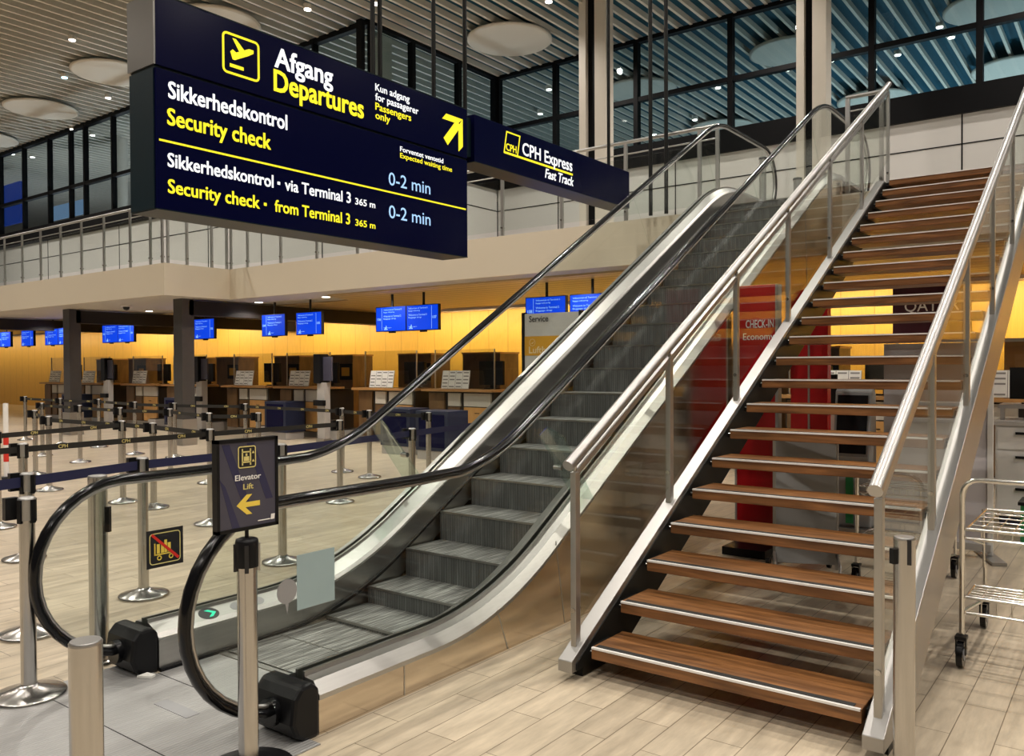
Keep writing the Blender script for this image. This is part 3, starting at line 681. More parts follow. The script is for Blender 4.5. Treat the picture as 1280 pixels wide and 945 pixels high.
railing('long glass gallery railing left of the departures sign', [(5.47,13.3),(5.47,33)], [.03,.47,1.25,2.33,3.32,4.3,5.3,6.28,7.27,8.3,9.3,10.3,11.3,12.3,13.3,14.3], 4.93)
railing('short glass gallery railing at the gallery corner step', [(5.52,13.27),(6.93,13.27)], [.03,.45,1.02,1.38], 4.93)
railing('short railing between stair top and escalator', [(6.97,.16),(6.97,.60)], [.03,.42], 4.90)
railing('glass gallery railing right of the stair top', [(6.97,-9),(6.97,-1.44)], [0,1.1,2.2,3.3,4.4,5.5,6.6,7.5], 4.90)
t = thing('pole_pair', 'pair of thin dark poles standing at the gallery edge', 'pole', (6.85,3.0,FZ))
for yq_ in (3.20,2.96): MB().cyl((6.85,yq_,FZ-.0),(6.85,yq_,9.2),.028,10).build('pole', DARKST, t)
for zq_ in (8.1,): MB().box(6.83,6.87,2.96,3.20,zq_,zq_+.04).build('cross_piece', DARKST, t)
# small posts on the gallery
for (x,y,h,r,l) in ((8.9,2.35,1.05,.05,'slim steel post between the two escalator handrails'),(10.2,1.35,.42,.07,'short steel post above the top stair tread'),(9.3,1.95,.75,.06,'dark capped post behind the escalator top')):
    t = thing('barrier_post', l, 'post', (x,y,FZ))
    MB().lathe((x,y,FZ),[(r,0),(r,h)],16).build('post', STEEL_D, t); MB().lathe((x,y,FZ+h),[(r+.01,0),(r+.01,.03),(r*.6,.04)],16).build('cap', BLACKP, t)
# blue lit display in the left wing room
t = thing('wall_display', 'blue lit wall display inside the left gallery room', 'screen', (10.0,30.5,7.0))
MB().box(10.0,10.1,30.5,39,7.0,8.5).build('panel', glow('deep_blue_display', (.006,.03,.20), .8), t); MB().box(9.98,10.0,25.6,28.2,6.75,7.25).build('lit_field', glow('pale_display', (.35,.55,.85), .35), t)

# ================================================================== LIFT SIGN ON A STANCHION
PX, PY = -1.66, .60
ls = thing('lift_sign_stand', 'steel stand holding a framed Elevator Lift sign with yellow arrow', 'sign stand', (PX,PY,0))
MB().lathe((PX,PY,0.006),[(.18,0),(.18,.012),(.10,.03),(.05,.04)],32).build('base', BLACKP, ls)
MB().lathe((PX,PY,.03),[(.040,0),(.040,.86)],24).build('post', STEEL, ls)
hd = MB().lathe((PX,PY,.835),[(.046,0),(.046,.10),(.043,.112),(.025,.118)],24).build('head', BLACKP, ls)
for a in range(4):
    c_, s_ = math.cos(a*math.pi/2+.93), math.sin(a*math.pi/2+.93)
    MB().obox((PX+c_*.046,PY+s_*.046,.872),(c_*.006,s_*.006,0),(-s_*.008,c_*.008,0),(0,0,.055)).build('receiver_clip', BLKP if a != 3 else STEEL_D, hd)
MB().cyl((PX,PY,.95),(PX,PY,1.0),.008,8).build('stem', BLACKP, ls)
sx0, sx1, sz0, sz1, sy = -1.805, -1.515, .985, 1.355, PY-.012
bd = MB().box(sx0+.012,sx1-.012,sy,sy+.024,sz0+.012,sz1-.012).build('sign_face', SLATE, ls)
fr = MB().box(sx0,sx1,sy-.004,sy+.028,sz0,sz0+.014).box(sx0,sx1,sy-.004,sy+.028,sz1-.014,sz1).box(sx0,sx0+.013,sy-.004,sy+.028,sz0,sz1).box(sx1-.013,sx1,sy-.004,sy+.028,sz0,sz1)
fr.build('sign_frame', BLACKP, ls)
m_ = MB(); e=.0008
for x0_ in (-1.78,-1.665): m_.prism([(x0_,sy-e,1.335),(x0_+.035,sy-e,1.335),(x0_+.125,sy-e,1.10),(x0_+.09,sy-e,1.10)],(0,e,0))
m_.prism([(-1.79,sy-e,1.20),(-1.765,sy-e,1.17),(-1.70,sy-e,1.0),(-1.735,sy-e,1.0)],(0,e,0)).build('stripe_print', SLATE2, bd)
pk = MB().box(-1.705,-1.625,sy-.0016,sy-.0006,1.238,1.322).build('pictogram_tile', BLKP, bd)
m_ = frame2(MB(), -1.707,-1.623,1.236,1.324,.004,sy-.0016,.0008,.01)
m_.box(-1.69,-1.684,sy-.003,sy-.0018,1.247,1.313).box(-1.652,-1.646,sy-.003,sy-.0018,1.247,1.313).box(-1.69,-1.646,sy-.003,sy-.0018,1.298,1.303).box(-1.69,-1.646,sy-.003,sy-.0018,1.257,1.262)
m_.box(-1.68,-1.656,sy-.003,sy-.0018,1.264,1.282).box(-1.672,-1.664,sy-.003,sy-.0018,1.284,1.294)
for zc_ in (1.297,1.263): m_.prism([(-1.636,sy-.003,zc_+.006),(-1.642,sy-.003,zc_-.004),(-1.630,sy-.003,zc_-.004)],(0,.0012,0))
m_.build('lift_pictogram', CPHY, pk)
MB().text('Elevator',(-1.66,sy-.0004,1.188),XD,UD,.022,.122,.012,.0008,'C').build('white_lettering', WHP, bd)
MB().text('Lift',(-1.66,sy-.0004,1.150),XD,UD,.022,.048,.012,.0008,'C').build('yellow_lettering', CPHY, bd)
MB().prism([(x,sy-.0016,z) for x,z in [(-1.715,1.088),(-1.668,1.128),(-1.642,1.128),(-1.674,1.098),(-1.605,1.098),(-1.605,1.078),(-1.674,1.078),(-1.642,1.048),(-1.668,1.048)]],(0,.001,0)).build('yellow_arrow', YELP, bd)
MB().prism([(x,sy-.0016,z) for x,z in [(-1.553,1.012),(-1.535,1.012),(-1.532,1.034),(-1.550,1.034)]],(0,.001,0)).box(-1.615,-1.556,sy-.0016,sy-.0006,1.013,1.017).build('small_mark', WHP, bd)

# ================================================================== BOLLARDS
def bollard(x, y, h, r, label, clip=None):
    t = thing('bollard', label, 'bollard', (x,y,0))
    MB().lathe((x,y,.005),[(r+.03,0),(r+.03,.008),(r,.012)],28).build('floor_ring', STEEL, t)
    MB().lathe((x,y,.01),[(r,0),(r,h-.02)],32).build('post', STEEL, t)
    MB().lathe((x,y,h-.012),[(r-.002,0),(r,.006),(r-.004,.012)],32).build('cap', STEEL_W, t)
    if clip:
        ax, ay, zc_ = clip; c_, s_ = math.cos(ax), math.sin(ax)
        MB().obox((x+c_*(r+.008),y+s_*(r+.008),zc_),(c_*.012,s_*.012,0),(-s_*.012,c_*.012,0),(0,0,ay)).build('belt_clip', BLACKP, t)
    return t
bollard(-2.596,.008,.90,.043,'stout steel bollard at the bottom left corner of the landing plate')
bollard(-1.39,2.34,1.045,.050,'slim steel bollard inside the loop of the far handrail', (-.95,.07,.80))
b_ = bollard(-.10,-1.535,.95,.041,'steel bollard with black belt clip before the right stair stringer', (2.47,.030,.875))
MB().obox((-.10-.8*.041,-1.535-.6*.041,.895),(.004,0,0),(0,.008,0),(0,0,.05)).build('belt_slot', BLKP, b_)

# ================================================================== BELT STANCHIONS
st0 = None
def stanchion(x, y, label, group='belt stanchions of the check-in queue'):
    global st0
    if st0 is None:
        t = thing('belt_stanchion', label, 'stanchion', (x,y,0), group)
        MB().lathe((x,y,.004),[(.172,0),(.172,.010),(.165,.018),(.06,.045),(.045,.055),(.04,.06)],32).build('base', STEEL, t)
        MB().lathe((x,y,.05),[(.036,0),(.036,.93)],20).build('post', STEEL, t)
        hd = MB().lathe((x,y,.885),[(.040,0),(.040,.10)],20).build('head', STEEL_D, t)
        for a in range(4):
            c_, s_ = math.cos(a*math.pi/2+.3), math.sin(a*math.pi/2+.3)
            MB().obox((x+c_*.040,y+s_*.040,.930),(c_*.007,s_*.007,0),(-s_*.012,c_*.012,0),(0,0,.058)).build('receiver_clip', BLACKP, hd)
        MB().lathe((x,y,.985),[(.041,0),(.041,.010),(.030,.016)],20).build('cap', STEEL_W, t)
        st0 = t; return t
    return dup(st0, (x,y,0), label, group)
def belt(root, q, m, cph=False, z=.945, h=.052):
    p = root.location; a = Vector((p.x,p.y,z)); b = Vector((*q,z)); d = (b-a).normalized(); a += d*.045; b -= d*.045
    n = Vector((-d.y,d.x,0)); o = MB().obox((a+b)/2, (b-a)/2, n*.0012, (0,0,h/2)).build('belt', m, root)
    if cph:
        X = d if d.cross(Vector((0,0,1))).dot(CAM-a) > 0 else -d; nn = X.cross(Vector((0,0,1))); L_ = (b-a).length; k = max(1, int(L_/.55)); mb = MB()
        for i in range(k): mb.text('CPH', a+d*(L_*(i+.5)/k)+nn*.0014-Vector((0,0,.014)), X, UD, .030, .085, .010, .0006, 'C')
        mb.build('belt_print', CPHY, o)
pos = {}
def add(key, x, y, label): pos[key] = stanchion(x, y, label)
add('A',-1.84,2.15,'nearest belt stanchion, left of the far handrail loop')
hd = MB().obox((-1.90,2.19,.945),(.03,.0,0),(0,.018,0),(0,0,.055)).build('belt_cassette', BLACKP, pos['A'])
add('B2',-1.40,3.18,'second belt stanchion behind the nearest one, holding the navy belt')
add('C',-.52,3.43,'belt stanchion with navy belt, behind the trolley ban sticker')
add('P',.72,3.46,'belt stanchion with navy belt just right of the lift sign')
add('U',2.60,3.76,'belt stanchion with navy belt beside the left deflector plate')
add('V0',5.0,4.15,'belt stanchion hidden low behind the rising escalator deck')
add('L1',-3.1,2.75,'belt stanchion at the left end of the navy belt')
add('B',-.51,5.37,'third belt stanchion behind the nearest one, holding the black belt')
add('L0',-.04,7.09,'belt stanchion at the left picture edge behind the navy belt')
add('L2',-2.6,5.2,'belt stanchion at the left end of the black belt')
add('o',1.37,5.48,'belt stanchion with black belt directly behind the lift sign')
add('r',3.10,5.44,'belt stanchion with black belt seen through the far escalator glass')
rows = [('row two metres past the escalator foot', [('k',1.56,6.92),('i',1.56,7.61),('d',1.50,9.40),('b',2.12,11.24)]),
        ('middle row of the queue', [('q',3.56,7.66),('n',3.16,8.24),('l',3.54,9.88),('h',3.30,10.94),('f',3.37,12.43),('c',3.48,14.10)]),
        ('row closest to the check-in desks', [('v',4.94,5.68),('t',4.88,6.81),('s',5.09,7.64),('p',5.25,10.34),('m',4.75,11.76),('j',4.63,12.91),('g',4.96,14.92),('e',4.76,16.16),('a',4.86,18.08)])]
for rn, lst in rows:
    for i, (k, x, y) in enumerate(lst): add(k, x, y, '%s belt stanchion from the escalator in the %s' % (ORD[i], rn))
for a, b in (('B2','C'),('C','P'),('P','U'),('U','V0'),('B2','L1')): belt(pos[a], pos[b].location[:2], NAVYBELT, h=.062)
for a, b in (('L2','B'),('B','o'),('o','r'),('o','k'),('k','i'),('i','d'),('d','b'),('q','n'),('n','l'),('l','h'),('h','f'),('f','c'),('r','s'),('v','t'),('t','s'),('s','p'),('p','m'),('m','j'),('j','g'),('g','e'),('e','a'),('b','c'),('L0','i')): belt(pos[a], pos[b].location[:2], BLKBELT, True)
t = thing('striped_pole', 'white pole with red stripes at the left picture edge', 'post', (1.70,11.22,0))
MB().lathe((1.70,11.22,0),[(.15,0),(.15,.02),(.04,.03)],20).build('base', BLACKP, t); MB().lathe((1.70,11.22,.02),[(.035,0),(.035,1.1)],16).build('pole', WHP, t)
MB().lathe((1.70,11.22,.25),[(.0365,0),(.0365,.14)],16).lathe((1.70,11.22,.5),[(.0365,0),(.0365,.14)],16).build('red_bands', REDP, t)
t = thing('red_barrier_beam', 'red barrier beam low before the farthest desks', 'barrier', (4.4,20.6,0))
MB().box(4.36,4.42,19.2,23,.98,1.06).build('beam', REDP, t)
for yy in (19.3,22.9): MB().box(4.36,4.42,yy-.02,yy+.02,0,.98).build('leg', DARKST, t)

# ================================================================== CHECK-IN DESKS
DY = [8.6,10.7,13.45,15.6,18.4,20.55,23.5,25.7,-1.0,1.2,3.7,5.8]
DX = 9.0
k0 = thing('check_in_desk', 'x', 'desk', (0,0,0), 'check-in desks along the yellow wall')
MB().box(-.10,.50,-.93,.93,1.13,1.18).build('counter_top', BROWNL, k0, .004)
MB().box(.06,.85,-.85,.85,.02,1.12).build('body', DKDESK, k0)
MB().box(.02,.07,-.80,-.12,.84,1.10).build('upper_panel', PANEL, k0); MB().box(.02,.07,-.02,.30,.84,1.10).build('upper_panel', PANEL, k0)
MB().box(.02,.07,.40,.82,.12,1.10).build('side_board', BROWN, k0)
lw_ = MB().box(.02,.07,-.80,-.12,.14,.82).build('lower_panel', ORANGE, k0); MB().box(.012,.02,-.52,-.40,.70,.715).build('pull', BLACKP, lw_)
MB().box(.02,.07,-.02,.30,.14,.82).build('lower_panel', BROWN, k0)
MB().box(.05,.80,-.86,.86,.0,.12).build('plinth', STEEL_D, k0)
g0 = thing('counter_screen', 'x', 'screen', (0,0,0), 'clear screens on the check-in counters')
MB().box(0,.008,-.70,.85,0.02,.80).build('screen_glass', PLEXI, g0); MB().box(-.01,.018,-.72,-.70,0,.80).build('screen_post', STEEL_D, g0); MB().box(-.01,.018,.85,.87,0,.80).build('screen_post', STEEL_D, g0)
n0 = thing('notice_board', 'x', 'notice', (0,0,0), 'printed notice boards on the desk counters')
MB().obox((0,0,.19),(.006,0,0),(0,.36,0),(.03,0,.18)).build('sheet', PAPER, n0)
m_ = MB()
for r_ in range(5):
    for c_ in range(4):
        if (r_*3+c_) % 5: m_.obox((-.0075+.03*((.05+r_*.07)-.19)/.18,-.27+c_*.18,.05+r_*.07),(.0006,0,0),(0,.065,0),(.002,0,.012))
for c_ in (-.36,-.18,0,.18,.36): m_.obox((-.0072,c_,.19),(.0006,0,0),(0,.004,0),(.029,0,.175))
m_.build('print', INK, n0)
MB().box(-.06,.10,-.30,.30,-.0,.012).build('foot', PLEXI, n0)
q0 = thing('monitor', 'x', 'monitor', (0,0,0), 'black monitors on the desk counters')
MB().box(-.02,.06,-.30,.30,.08,.56).build('case', BLACKP, q0, .01); MB().box(.04,.085,-.06,.06,.02,.3).build('stand', BLACKP, q0); MB().box(-.06,.09,-.14,.14,0,.02).build('foot', BLACKP, q0)
z0 = thing('partition_cabinet', 'x', 'cabinet', (0,0,0), 'brown cabinets between desks and yellow wall')
MB().box(0,.7,-.55,.55,0,1.92).build('body', BROWN, z0); MB().box(-.02,.72,-.57,.57,1.92,1.96).build('top', BROWNL, z0)
MB().box(-.03,0,-.55,-.05,1.30,1.72).build('screen', BLACKP, z0); MB().box(-.034,-.03,-.45,-.15,1.40,1.62).build('ochre_patch', GOLD, z0)  # flat ochre patch on the black cabinet screen
srt = sorted(DY)
names = {}
for y in srt:
    i = srt.index(y)
    names[y] = {-1.0:'below the maroon board',1.2:'seen between treads, left of the maroon board',3.7:'behind the escalator, near its top end',5.8:'behind the grey Service sign'}.get(y) or '%s left of the Service sign' % ORD[i-4]
firstd = True
for y in srt:
    w = names[y]
    for proto, nm, off, loc in ((k0,'wooden check-in desk',0,(DX,y,0)),(n0,'white printed notice board on the check-in desk',0,(DX+.03,y+.1,1.182)),(q0,'black monitor on the check-in desk',0,(DX+.40,y-.52,1.182)),(g0,'clear glass screen on the check-in desk',0,(DX+.26,y,1.182)),(z0,'dark brown cabinet behind the check-in desk',0,(11.2,y+1.2,0))):
        lab = '%s %s' % (nm, w)
        if firstd: proto.location = loc; proto['label'] = lab
        else: dup(proto, loc, lab)
    firstd = False
# grey scanner posts beside the desks
p0 = thing('scanner_post', 'x', 'kiosk', (0,0,0), 'grey scanner posts between the desks')
MB().box(-.11,.11,-.13,.13,0,.08).build('foot', STEEL_D, p0); MB().box(-.08,.08,-.12,.12,.08,1.30).build('column', KIOSK, p0); MB().box(-.12,.12,-.02,.20,1.28,1.92).build('scanner_head', BLACKP, p0, .01); MB().box(-.04,.0,-.30,-.03,1.34,1.86).build('display', SLATE, p0); MB().box(-.16,-.08,-.16,.16,.80,.92).build('shelf', BLACKP, p0)
for i, y in enumerate((11.9,16.5,21.1)):
    lab = 'grey scanner post with black head, %s from the escalator' % ORD[i]
    if i == 0: p0.location = (8.35,y,0); p0['label'] = lab
    else: dup(p0, (8.35,y,0), lab)
# navy bag drop boxes
v0 = thing('bag_drop_box', 'x', 'box', (0,0,0), 'navy boxes before the check-in desks')
MB().box(0,.55,-.38,.38,.16,.86).build('shell', NAVYB, v0, .01); MB().box(.02,.53,-.36,.36,0,.16).build('plinth', KIOSK, v0); MB().box(-.006,0,-.30,.30,.22,.80).build('front_panel', NAVY, v0)
for i, (x,y) in enumerate(((7.1,7.60),(7.4,8.80),(8.2,13.40),(8.2,17.6),(8.2,23.2))):
    lab = 'navy box on a grey plinth before the desks, %s from the escalator' % ORD[i]
    if i == 0: v0.location = (x,y,0); v0['label'] = lab
    else: dup(v0, (x,y,0), lab)
# low steel baggage scales
c0 = thing('baggage_scale', 'x', 'scale', (0,0,0), 'low baggage scales between the desks')
MB().box(0,.9,-.17,.17,.0,.22).build('platform', KIOSK, c0, .01); MB().box(.04,.86,-.15,.15,.22,.235).build('belt', BLACKP, c0)
for i, y in enumerate((9.65,12.05,14.52,17.0,19.48)):
    lab = 'low grey baggage scale beside the desks, %s from the escalator' % ORD[i]
    if i == 0: c0.location = (8.7,y,0); c0['label'] = lab
    else: dup(c0, (8.7,y,0), lab)

# ------------------------------------------------------------------ hanging blue screens
def screen(yl_, num, numleft, label, dim=False, pole=True):
    y1, y0_ = yl_+.0, yl_-.83
    t = thing('flight_screen', label, 'screen', (8.0,(y1+y0_)/2,2.33), 'blue information screens over the desks')
    MB().box(8.0,8.07,y0_,y1,2.33,2.82).build('case', BLACKP, t)
    f = MB().box(7.997,8.0,y0_+.012,y1-.012,2.342,2.808).build('display', SCR2 if dim else SCR, t)
    L = MB(); XD2 = (0,-1,0); xq = 7.9965
    yt = y1-.22 if numleft else y1-.06
    for s_, z_, w_, h_ in (('Velkommen til Terminal 2',2.745,.50,.028),('Bagage indlevering',2.70,.30,.022),('Welcome to Terminal 2',2.615,.48,.034),('Baggage drop',2.57,.34,.026),('Schengen',2.40,.22,.016)):
        L.text(s_, (xq,yt,z_), XD2, UD, h_, w_, .004, .001)
    yb = y1-.17 if numleft else y0_+.17
    L.box(xq-.001,xq,yb-.003,yb+.003,2.36,2.79)
    L.text(num, (xq,(y1-.045 if numleft else y0_+.145),2.55), XD2, UD, .05, .10, .006, .001)
    for j in range(4): L.box(xq-.001,xq,yt-.012-j*.025-.02,yt-.012-j*.025,2.365,2.385+.03*((j*7)%3))
    L.build('lettering', SCRT, f)
    if pole: MB().cyl((8.05,(y1+y0_)/2,2.80),(8.05,(y1+y0_)/2,3.09),.025,8).build('hanger', BLACKP, t)
    MB().box(8.02,8.06,(y1+y0_)/2-.08,(y1+y0_)/2+.08,2.30,2.33).build('bracket', BLACKP, t)
scr = [(5.30,'109',False),(6.21,'108',True),(9.06,'107',False),(9.90,'106',True),(12.37,'105',False),(13.58,'104',True),(16.25,'103',False),(17.10,'102',True),(19.89,'101',False),(20.72,'100',True),(23.3,'99',False),(24.15,'98',True),(25.75,'97',False),(27.35,'96',True)]
for i, (y, n, l) in enumerate(sorted(scr)):
    w = 'numbered %s' % n if n in ('106','107','108','109') else None
    lab = 'hanging blue screen %s over the check-in desks' % w if w else ('hanging blue screen over the desks, %s one left of screen 106' % ORD[i-4] if y > 10 else 'hanging blue screen behind the stair, %s one' % ('nearer' if y > .5 else 'farther'))
    screen(y, n, l, lab, i in (5,))

# ================================================================== STANDING SIGNS AND KIOSKS
t = thing('service_sign', 'tall grey Service panel with ochre band behind the escalator', 'sign', (6.2,4.5,0))
MB().box(6.2,6.26,3.98,4.92,.06,2.40).build('board', LGREY, t); MB().box(6.196,6.2,3.98,4.92,1.79,2.07).build('ochre_band', GOLD, t); MB().box(6.19,6.27,4.92,4.97,.0,2.42).box(6.19,6.27,3.94,3.98,0,2.42).build('edge_frame', BLACKP, t); MB().box(6.05,6.40,3.94,4.97,0,.06).build('foot', BLACKP, t)
MB().text('Service',(6.1985,4.84,2.28),(0,-1,0),UD,.085,.34,.006,.002).build('black_lettering', BLKP, t)
m_ = MB().text('Lufthansa',(6.1945,4.84,1.825),(0,-1,0),UD,.095,.56,.010,.002); Yc, Zc = 4.78, 1.98
for j in range(20):
    a,b = 2*math.pi*j/20, 2*math.pi*(j+1)/20
    m_.prism([(6.193,Yc+q*math.cos(w),Zc+q*math.sin(w)) for q,w in ((.052,a),(.052,b),(.047,b),(.047,a))],(.0015,0,0))
m_.prism([(6.193,Yc+.028,Zc-.012),(6.193,Yc-.005,Zc-.018),(6.193,Yc-.035,Zc+.020),(6.193,Yc-.005,Zc-.002)],(.0015,0,0))
m_.build('pale_lettering', mat('pale_ochre_print',(.68,.55,.33),.5), t)

t = thing('red_check_in_sign', 'tall red CHECK-IN Economy sign between stair and escalator', 'sign', (3.5,.42,0))
MB().box(3.45,3.52,.235,.585,.07,2.34).build('panel', REDPAN, t, .004); MB().box(3.44,3.53,.585,.60,.07,2.34).box(3.44,3.53,.21,.235,.07,2.34).build('edge_frame', KIOSK, t)
MB().box(3.15,3.80,.22,.60,.0,.07).build('base', BLACKP, t)
m_ = MB().text('CHECK-IN',(3.4485,.50,1.965),(0,-1,0),UD,.068,.25,.010,.002).text('Economy',(3.4485,.525,1.86),(0,-1,0),UD,.058,.28,.004,.002)
m_.build('white_lettering', WHP, t)
t = thing('red_pillar_sign', 'dark red rounded pillar sign behind the stair stringer', 'sign', (5.6,.62,0))
MB().prism([(5.6,.42,.05),(5.6,.42,2.35)]+[(5.6,.62-.20*math.cos(a*math.pi/12),2.35+.12*math.sin(a*math.pi/12)) for a in range(1,12)]+[(5.6,.82,2.35),(5.6,.82,.05)],(.12,0,0)).build('panel', REDPAN, t)
MB().box(5.5,5.85,.40,.84,0,.05).build('base', BLACKP, t); MB().box(5.59,5.6,.61,.63,.1,2.3).build('seam_strip', STEEL_D, t)
t = thing('rolling_board', 'grey free standing panel with tube feet under the stair', 'panel', (2.98,-.17,0))
MB().obox((2.98,-.17,.56),(.09,-.21,0),(.018,.008,0),(0,0,.50)).build('panel', GREYB, t, .006)
for sx_ in (-1,1): MB().obox((2.98+.09*sx_,-.17-.215*sx_,.55),(.012,0,0),(0,.012,0),(0,0,.53)).build('frame_post', STEEL_D, t)
for sx_ in (-1,1): MB().tube([(2.98+.09*sx_-.25,-.17-.215*sx_-.1,.03),(2.98+.09*sx_-.2,-.17-.215*sx_-.08,.10),(2.98+.09*sx_,-.17-.215*sx_,.14),(2.98+.09*sx_+.22,-.17-.215*sx_+.1,.03)],.013,8).build('tube_foot', STEEL_D, t)
for q_ in ((3.20,-.29),(3.02,.145)): MB().cyl((q_[0],q_[1]-.015,.028),(q_[0],q_[1]+.015,.028),.028,12).build('wheel', BLACKP, t)

t = thing('maroon_board', 'maroon QATAR board standing at the desk behind the stair', 'sign', (8.5,-.02,0))
MB().box(8.5,8.54,-.55,.40,1.93,2.68).build('board', MAROON, t); MB().box(8.5,8.53,-.50,.36,1.40,1.91).build('white_board', KWHITE, t)
for y_ in (-.50,.35): MB().box(8.54,8.57,y_-.02,y_+.02,0,2.68).build('post', STEEL_D, t)
MB().box(8.35,8.75,-.55,.40,0,.04).build('foot', STEEL_D, t)
MB().text('QATAR',(8.4985,.25,2.345),(0,-1,0),UD,.145,.66,.004,.002).build('white_lettering', WHP, t)
MB().text('oneworld',(8.4985,.10,1.76),(0,-1,0),UD,.05,.26,.006,.002).box(8.498,8.4995,-.2,.2,1.62,1.635).build('grey_lettering', INK, t)
for nm, x, y, lab in (('self_service_kiosk',4.85,-.06,'grey self service kiosk under the stair, left one'),('self_service_kiosk',5.0,-.50,'white self service kiosk with black screen under the stair')):
    K = GREYB if 'left' in lab else KWHITE
    t = thing(nm, lab, 'kiosk', (x,y,0))
    MB().prism([(x-.10,y-.17,.06),(x-.16,y-.17,.75),(x-.06,y-.17,1.38),(x+.02,y-.17,1.43),(x+.10,y-.17,1.36),(x+.16,y-.17,.06)],(0,.34,0)).build('body', K, t, .015)
    fa = MB().prism([(x-.168,y-.14,.78),(x-.078,y-.14,1.34),(x-.068,y-.14,1.34),(x-.158,y-.14,.78)],(0,.28,0)).build('screen', BLACKP, t)
    MB().box(x-.20,x+.20,y-.20,y+.20,0,.06).build('base', STEEL_D, t)
    MB().box(x-.145,x-.135,y-.02,y+.05,.10,.60).build('side_strip', GREENP if 'left' in lab else STEEL_D, t)
t = thing('service_cabinet', 'white service cabinet with steel handle seen between treads', 'cabinet', (6.6,.75,0))
MB().box(6.5,7.0,.45,1.05,.06,1.05).build('body', KWHITE, t, .008); MB().box(6.48,7.02,.43,1.07,1.05,1.08).build('top', LGREY, t); MB().box(6.55,6.95,.5,1.0,0,.06).build('plinth', BLACKP, t)
MB().tube([(6.50,.92,.82),(6.45,.90,.82),(6.45,.62,.82),(6.50,.60,.82)],.012,8,upv=(0,0,1)).build('handle', CHROME, t)
t = thing('monitor', 'black monitor on the white service cabinet', 'monitor', (6.7,.85,1.08)); MB().box(6.66,6.70,.62,1.02,1.14,1.52).build('case', BLACKP, t); MB().box(6.70,6.74,.77,.87,1.10,1.35).build('stand', BLACKP, t); MB().box(6.62,6.82,.72,.92,1.08,1.10).build('foot', BLACKP, t)
t = thing('roll_up_banner', 'pale lilac roll-up banner on a white pole right of the stringer', 'banner', (4.3,-.85,0))
MB().box(4.30,4.306,-1.27,-.45,.12,1.82).build('sheet', LILAC, t); MB().box(4.28,4.32,-1.31,-1.27,.03,1.84).build('pole', KWHITE, t); MB().box(4.26,4.34,-1.30,-.42,.06,.12).build('roller_case', KIOSK, t)
MB().obox((4.30,-1.29,.015),(.26,.10,0),(-.02,.05,0),(0,0,.012)).build('foot', STEEL_W, t); MB().obox((4.30,-.55,.015),(.26,0,0),(0,.04,0),(0,0,.012)).build('foot', STEEL_W, t)
t = thing('white_counter', 'white counter with drawers and black handles behind the trolley', 'counter', (6.2,-1.9,0))
MB().box(6.0,6.7,-2.9,-1.12,.10,1.02).build('body', KWHITE, t, .005); MB().box(5.97,6.72,-2.92,-1.10,1.02,1.06).build('worktop', KIOSK, t); MB().box(6.05,6.65,-2.85,-1.15,0,.10).build('plinth', NAVYB, t)
for z_, zz_ in ((.78,1.0),(.46,.76),(.14,.44)):
    dr = MB().box(5.985,6.0,-1.75,-1.14,z_,zz_).build('drawer', KWHITE, t); MB().box(5.965,5.985,-1.58,-1.30,zz_-.07,zz_-.045).build('handle', BLACKP, dr)
MB().box(6.2,6.7,-2.9,-1.12,1.18,1.22).box(6.2,6.24,-2.9,-2.86,1.06,1.18).box(6.2,6.24,-1.18,-1.14,1.06,1.18).build('raised_shelf', STEEL_W, t)
t = thing('monitor', 'black monitor on the white counter behind the trolley', 'monitor', (6.45,-1.42,1.22)); MB().box(6.42,6.46,-1.62,-1.20,1.27,1.60).build('case', BLACKP, t); MB().box(6.46,6.50,-1.46,-1.36,1.23,1.45).build('stand', BLACKP, t); MB().box(6.38,6.56,-1.51,-1.31,1.22,1.235).build('foot', BLACKP, t)
t = thing('tall_cabinet', 'warm brown tall cabinet against the yellow wall at right', 'cabinet', (10.3,-2.3,0))
MB().box(10.0,10.6,-4.0,-.75,0,1.95).build('body', BROWNL, t); MB().box(9.98,10.62,-4.02,-.73,1.95,2.0).build('top', KWHITE, t); MB().box(9.99,10.0,-2.4,-2.38,.05,1.93).build('door_gap', BLACKP, t)
t = thing('green_crate', 'small green crate on the floor behind the trolley', 'crate', (5.3,-1.62,0))
MB().box(5.2,5.55,-1.95,-1.42,.0,.03).box(5.2,5.55,-1.95,-1.42,.03,.34).build('tub', GREENP, t); MB().box(5.18,5.57,-1.97,-1.40,.34,.37).build('rim', BLACKP, t)

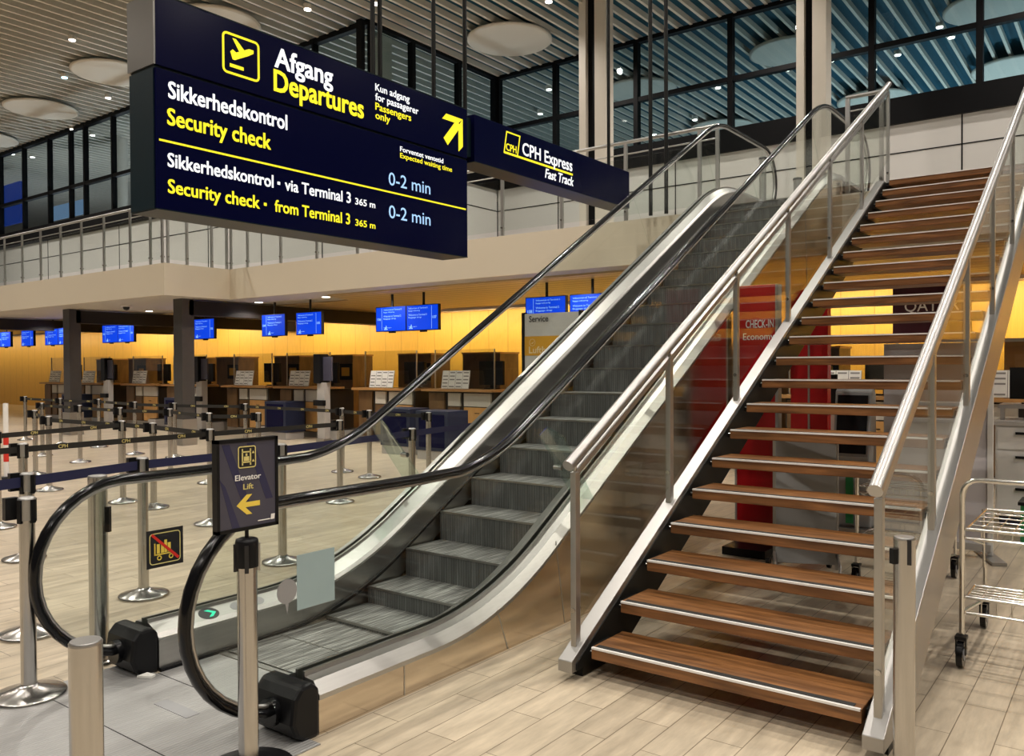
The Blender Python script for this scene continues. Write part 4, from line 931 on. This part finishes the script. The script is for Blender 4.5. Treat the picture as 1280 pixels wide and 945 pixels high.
# ================================================================== LUGGAGE TROLLEYS
def trolley(x, y0_, y1, hz_, label, depth=.85):
    """handle at x, spanning y1..y0_, goods shelf running away in +x"""
    t = thing('luggage_trolley', label, 'trolley', (x, (y0_+y1)/2, 0))
    r = .014
    pts = [(x,y0_,.16),(x,y0_,hz_-.08)]+[(x,y0_-.08+.08*math.cos(a),hz_-.08+.08*math.sin(a)) for a in (.4,.8,1.2,1.57)]+[(x,y1+.08,hz_)]+[(x,y1+.08-.08*math.sin(a),hz_-.08+.08*math.cos(a)) for a in (.4,.8,1.2,1.57)]+[(x,y1,.16)]
    MB().tube(pts, r, 10, upv=(1,0,0)).build('handle_frame', CHROME, t)
    def wire(nm, z, xa, xb, lip):
        m = MB(); 
        for yy in (y0_-.02,y1+.02): m.cyl((xa,yy,z),(xb,yy,z),.008,6)
        m.cyl((xa,y0_-.02,z),(xa,y1+.02,z),.010,8).cyl((xb,y0_-.02,z),(xb,y1+.02,z),.010,8).cyl((xa,y0_-.02,z-lip),(xa,y1+.02,z-lip),.010,8)
        n = 11
        for i in range(1,n): yy = y0_-.02+(y1-y0_+.04)*i/n; m.cyl((xa,yy,z-lip),(xa,yy,z),.0035,5); m.cyl((xa,yy,z),(xb,yy,z),.0035,5)
        for i in range(1,5): xx = xa+(xb-xa)*i/5; m.cyl((xx,y0_-.02,z),(xx,y1+.02,z),.0045,5)
        return m.build(nm, CHROME, t)
    wire('upper_shelf', .745, x+.005, x+depth*.9, .05); wire('lower_shelf', .375, x+.005, x+.30, .085)
    for yy in (y0_,y1):
        MB().cyl((x,yy,.29),(x+depth,yy+.0,.17),.013,8).cyl((x+depth,yy,.17),(x+depth,yy,.39),.011,8).build('side_rail', CHROME, t)
        MB().cyl((x+.02,yy,.70),(x+depth*.95,yy,.52),.006,6).cyl((x+depth*.95,yy,.38),(x+depth*.9,yy,.745),.007,6).build('brace', CHROME, t)
    for xx in (x,x+depth):
        for yy in (y0_,y1):
            w = MB().cyl((xx-.03,yy-.016,.072),(xx-.03,yy+.016,.072),.070,18).build('wheel', RUBBER, t)
            MB().cyl((xx-.03,yy-.019,.072),(xx-.03,yy+.019,.072),.035,12).build('hub', GREYP, w); MB().box(xx-.045,xx-.005,yy-.026,yy-.020,.07,.165).box(xx-.045,xx-.005,yy+.020,yy+.026,.07,.165).box(xx-.05,xx+.02,yy-.028,yy+.028,.150,.168).build('fork', BLACKP, w)
    return t
trolley(1.37,-1.52,-2.35,1.015,'wire luggage trolley on the floor right of the stair')
trolley(2.75,-.62,-1.16,.90,'second wire luggage trolley seen through the stair glass', .7)

# white paper scrap by the far newel
t = thing('paper_scrap', 'crumpled pink and white paper scrap by the far newel', 'litter', (-1.36,1.90,.006))
MB().prism([(-1.40,1.93,.007),(-1.36,1.90,.020),(-1.33,1.87,.008),(-1.36,1.86,.006)],(0,0,.012)).build('paper', PAPER, t)
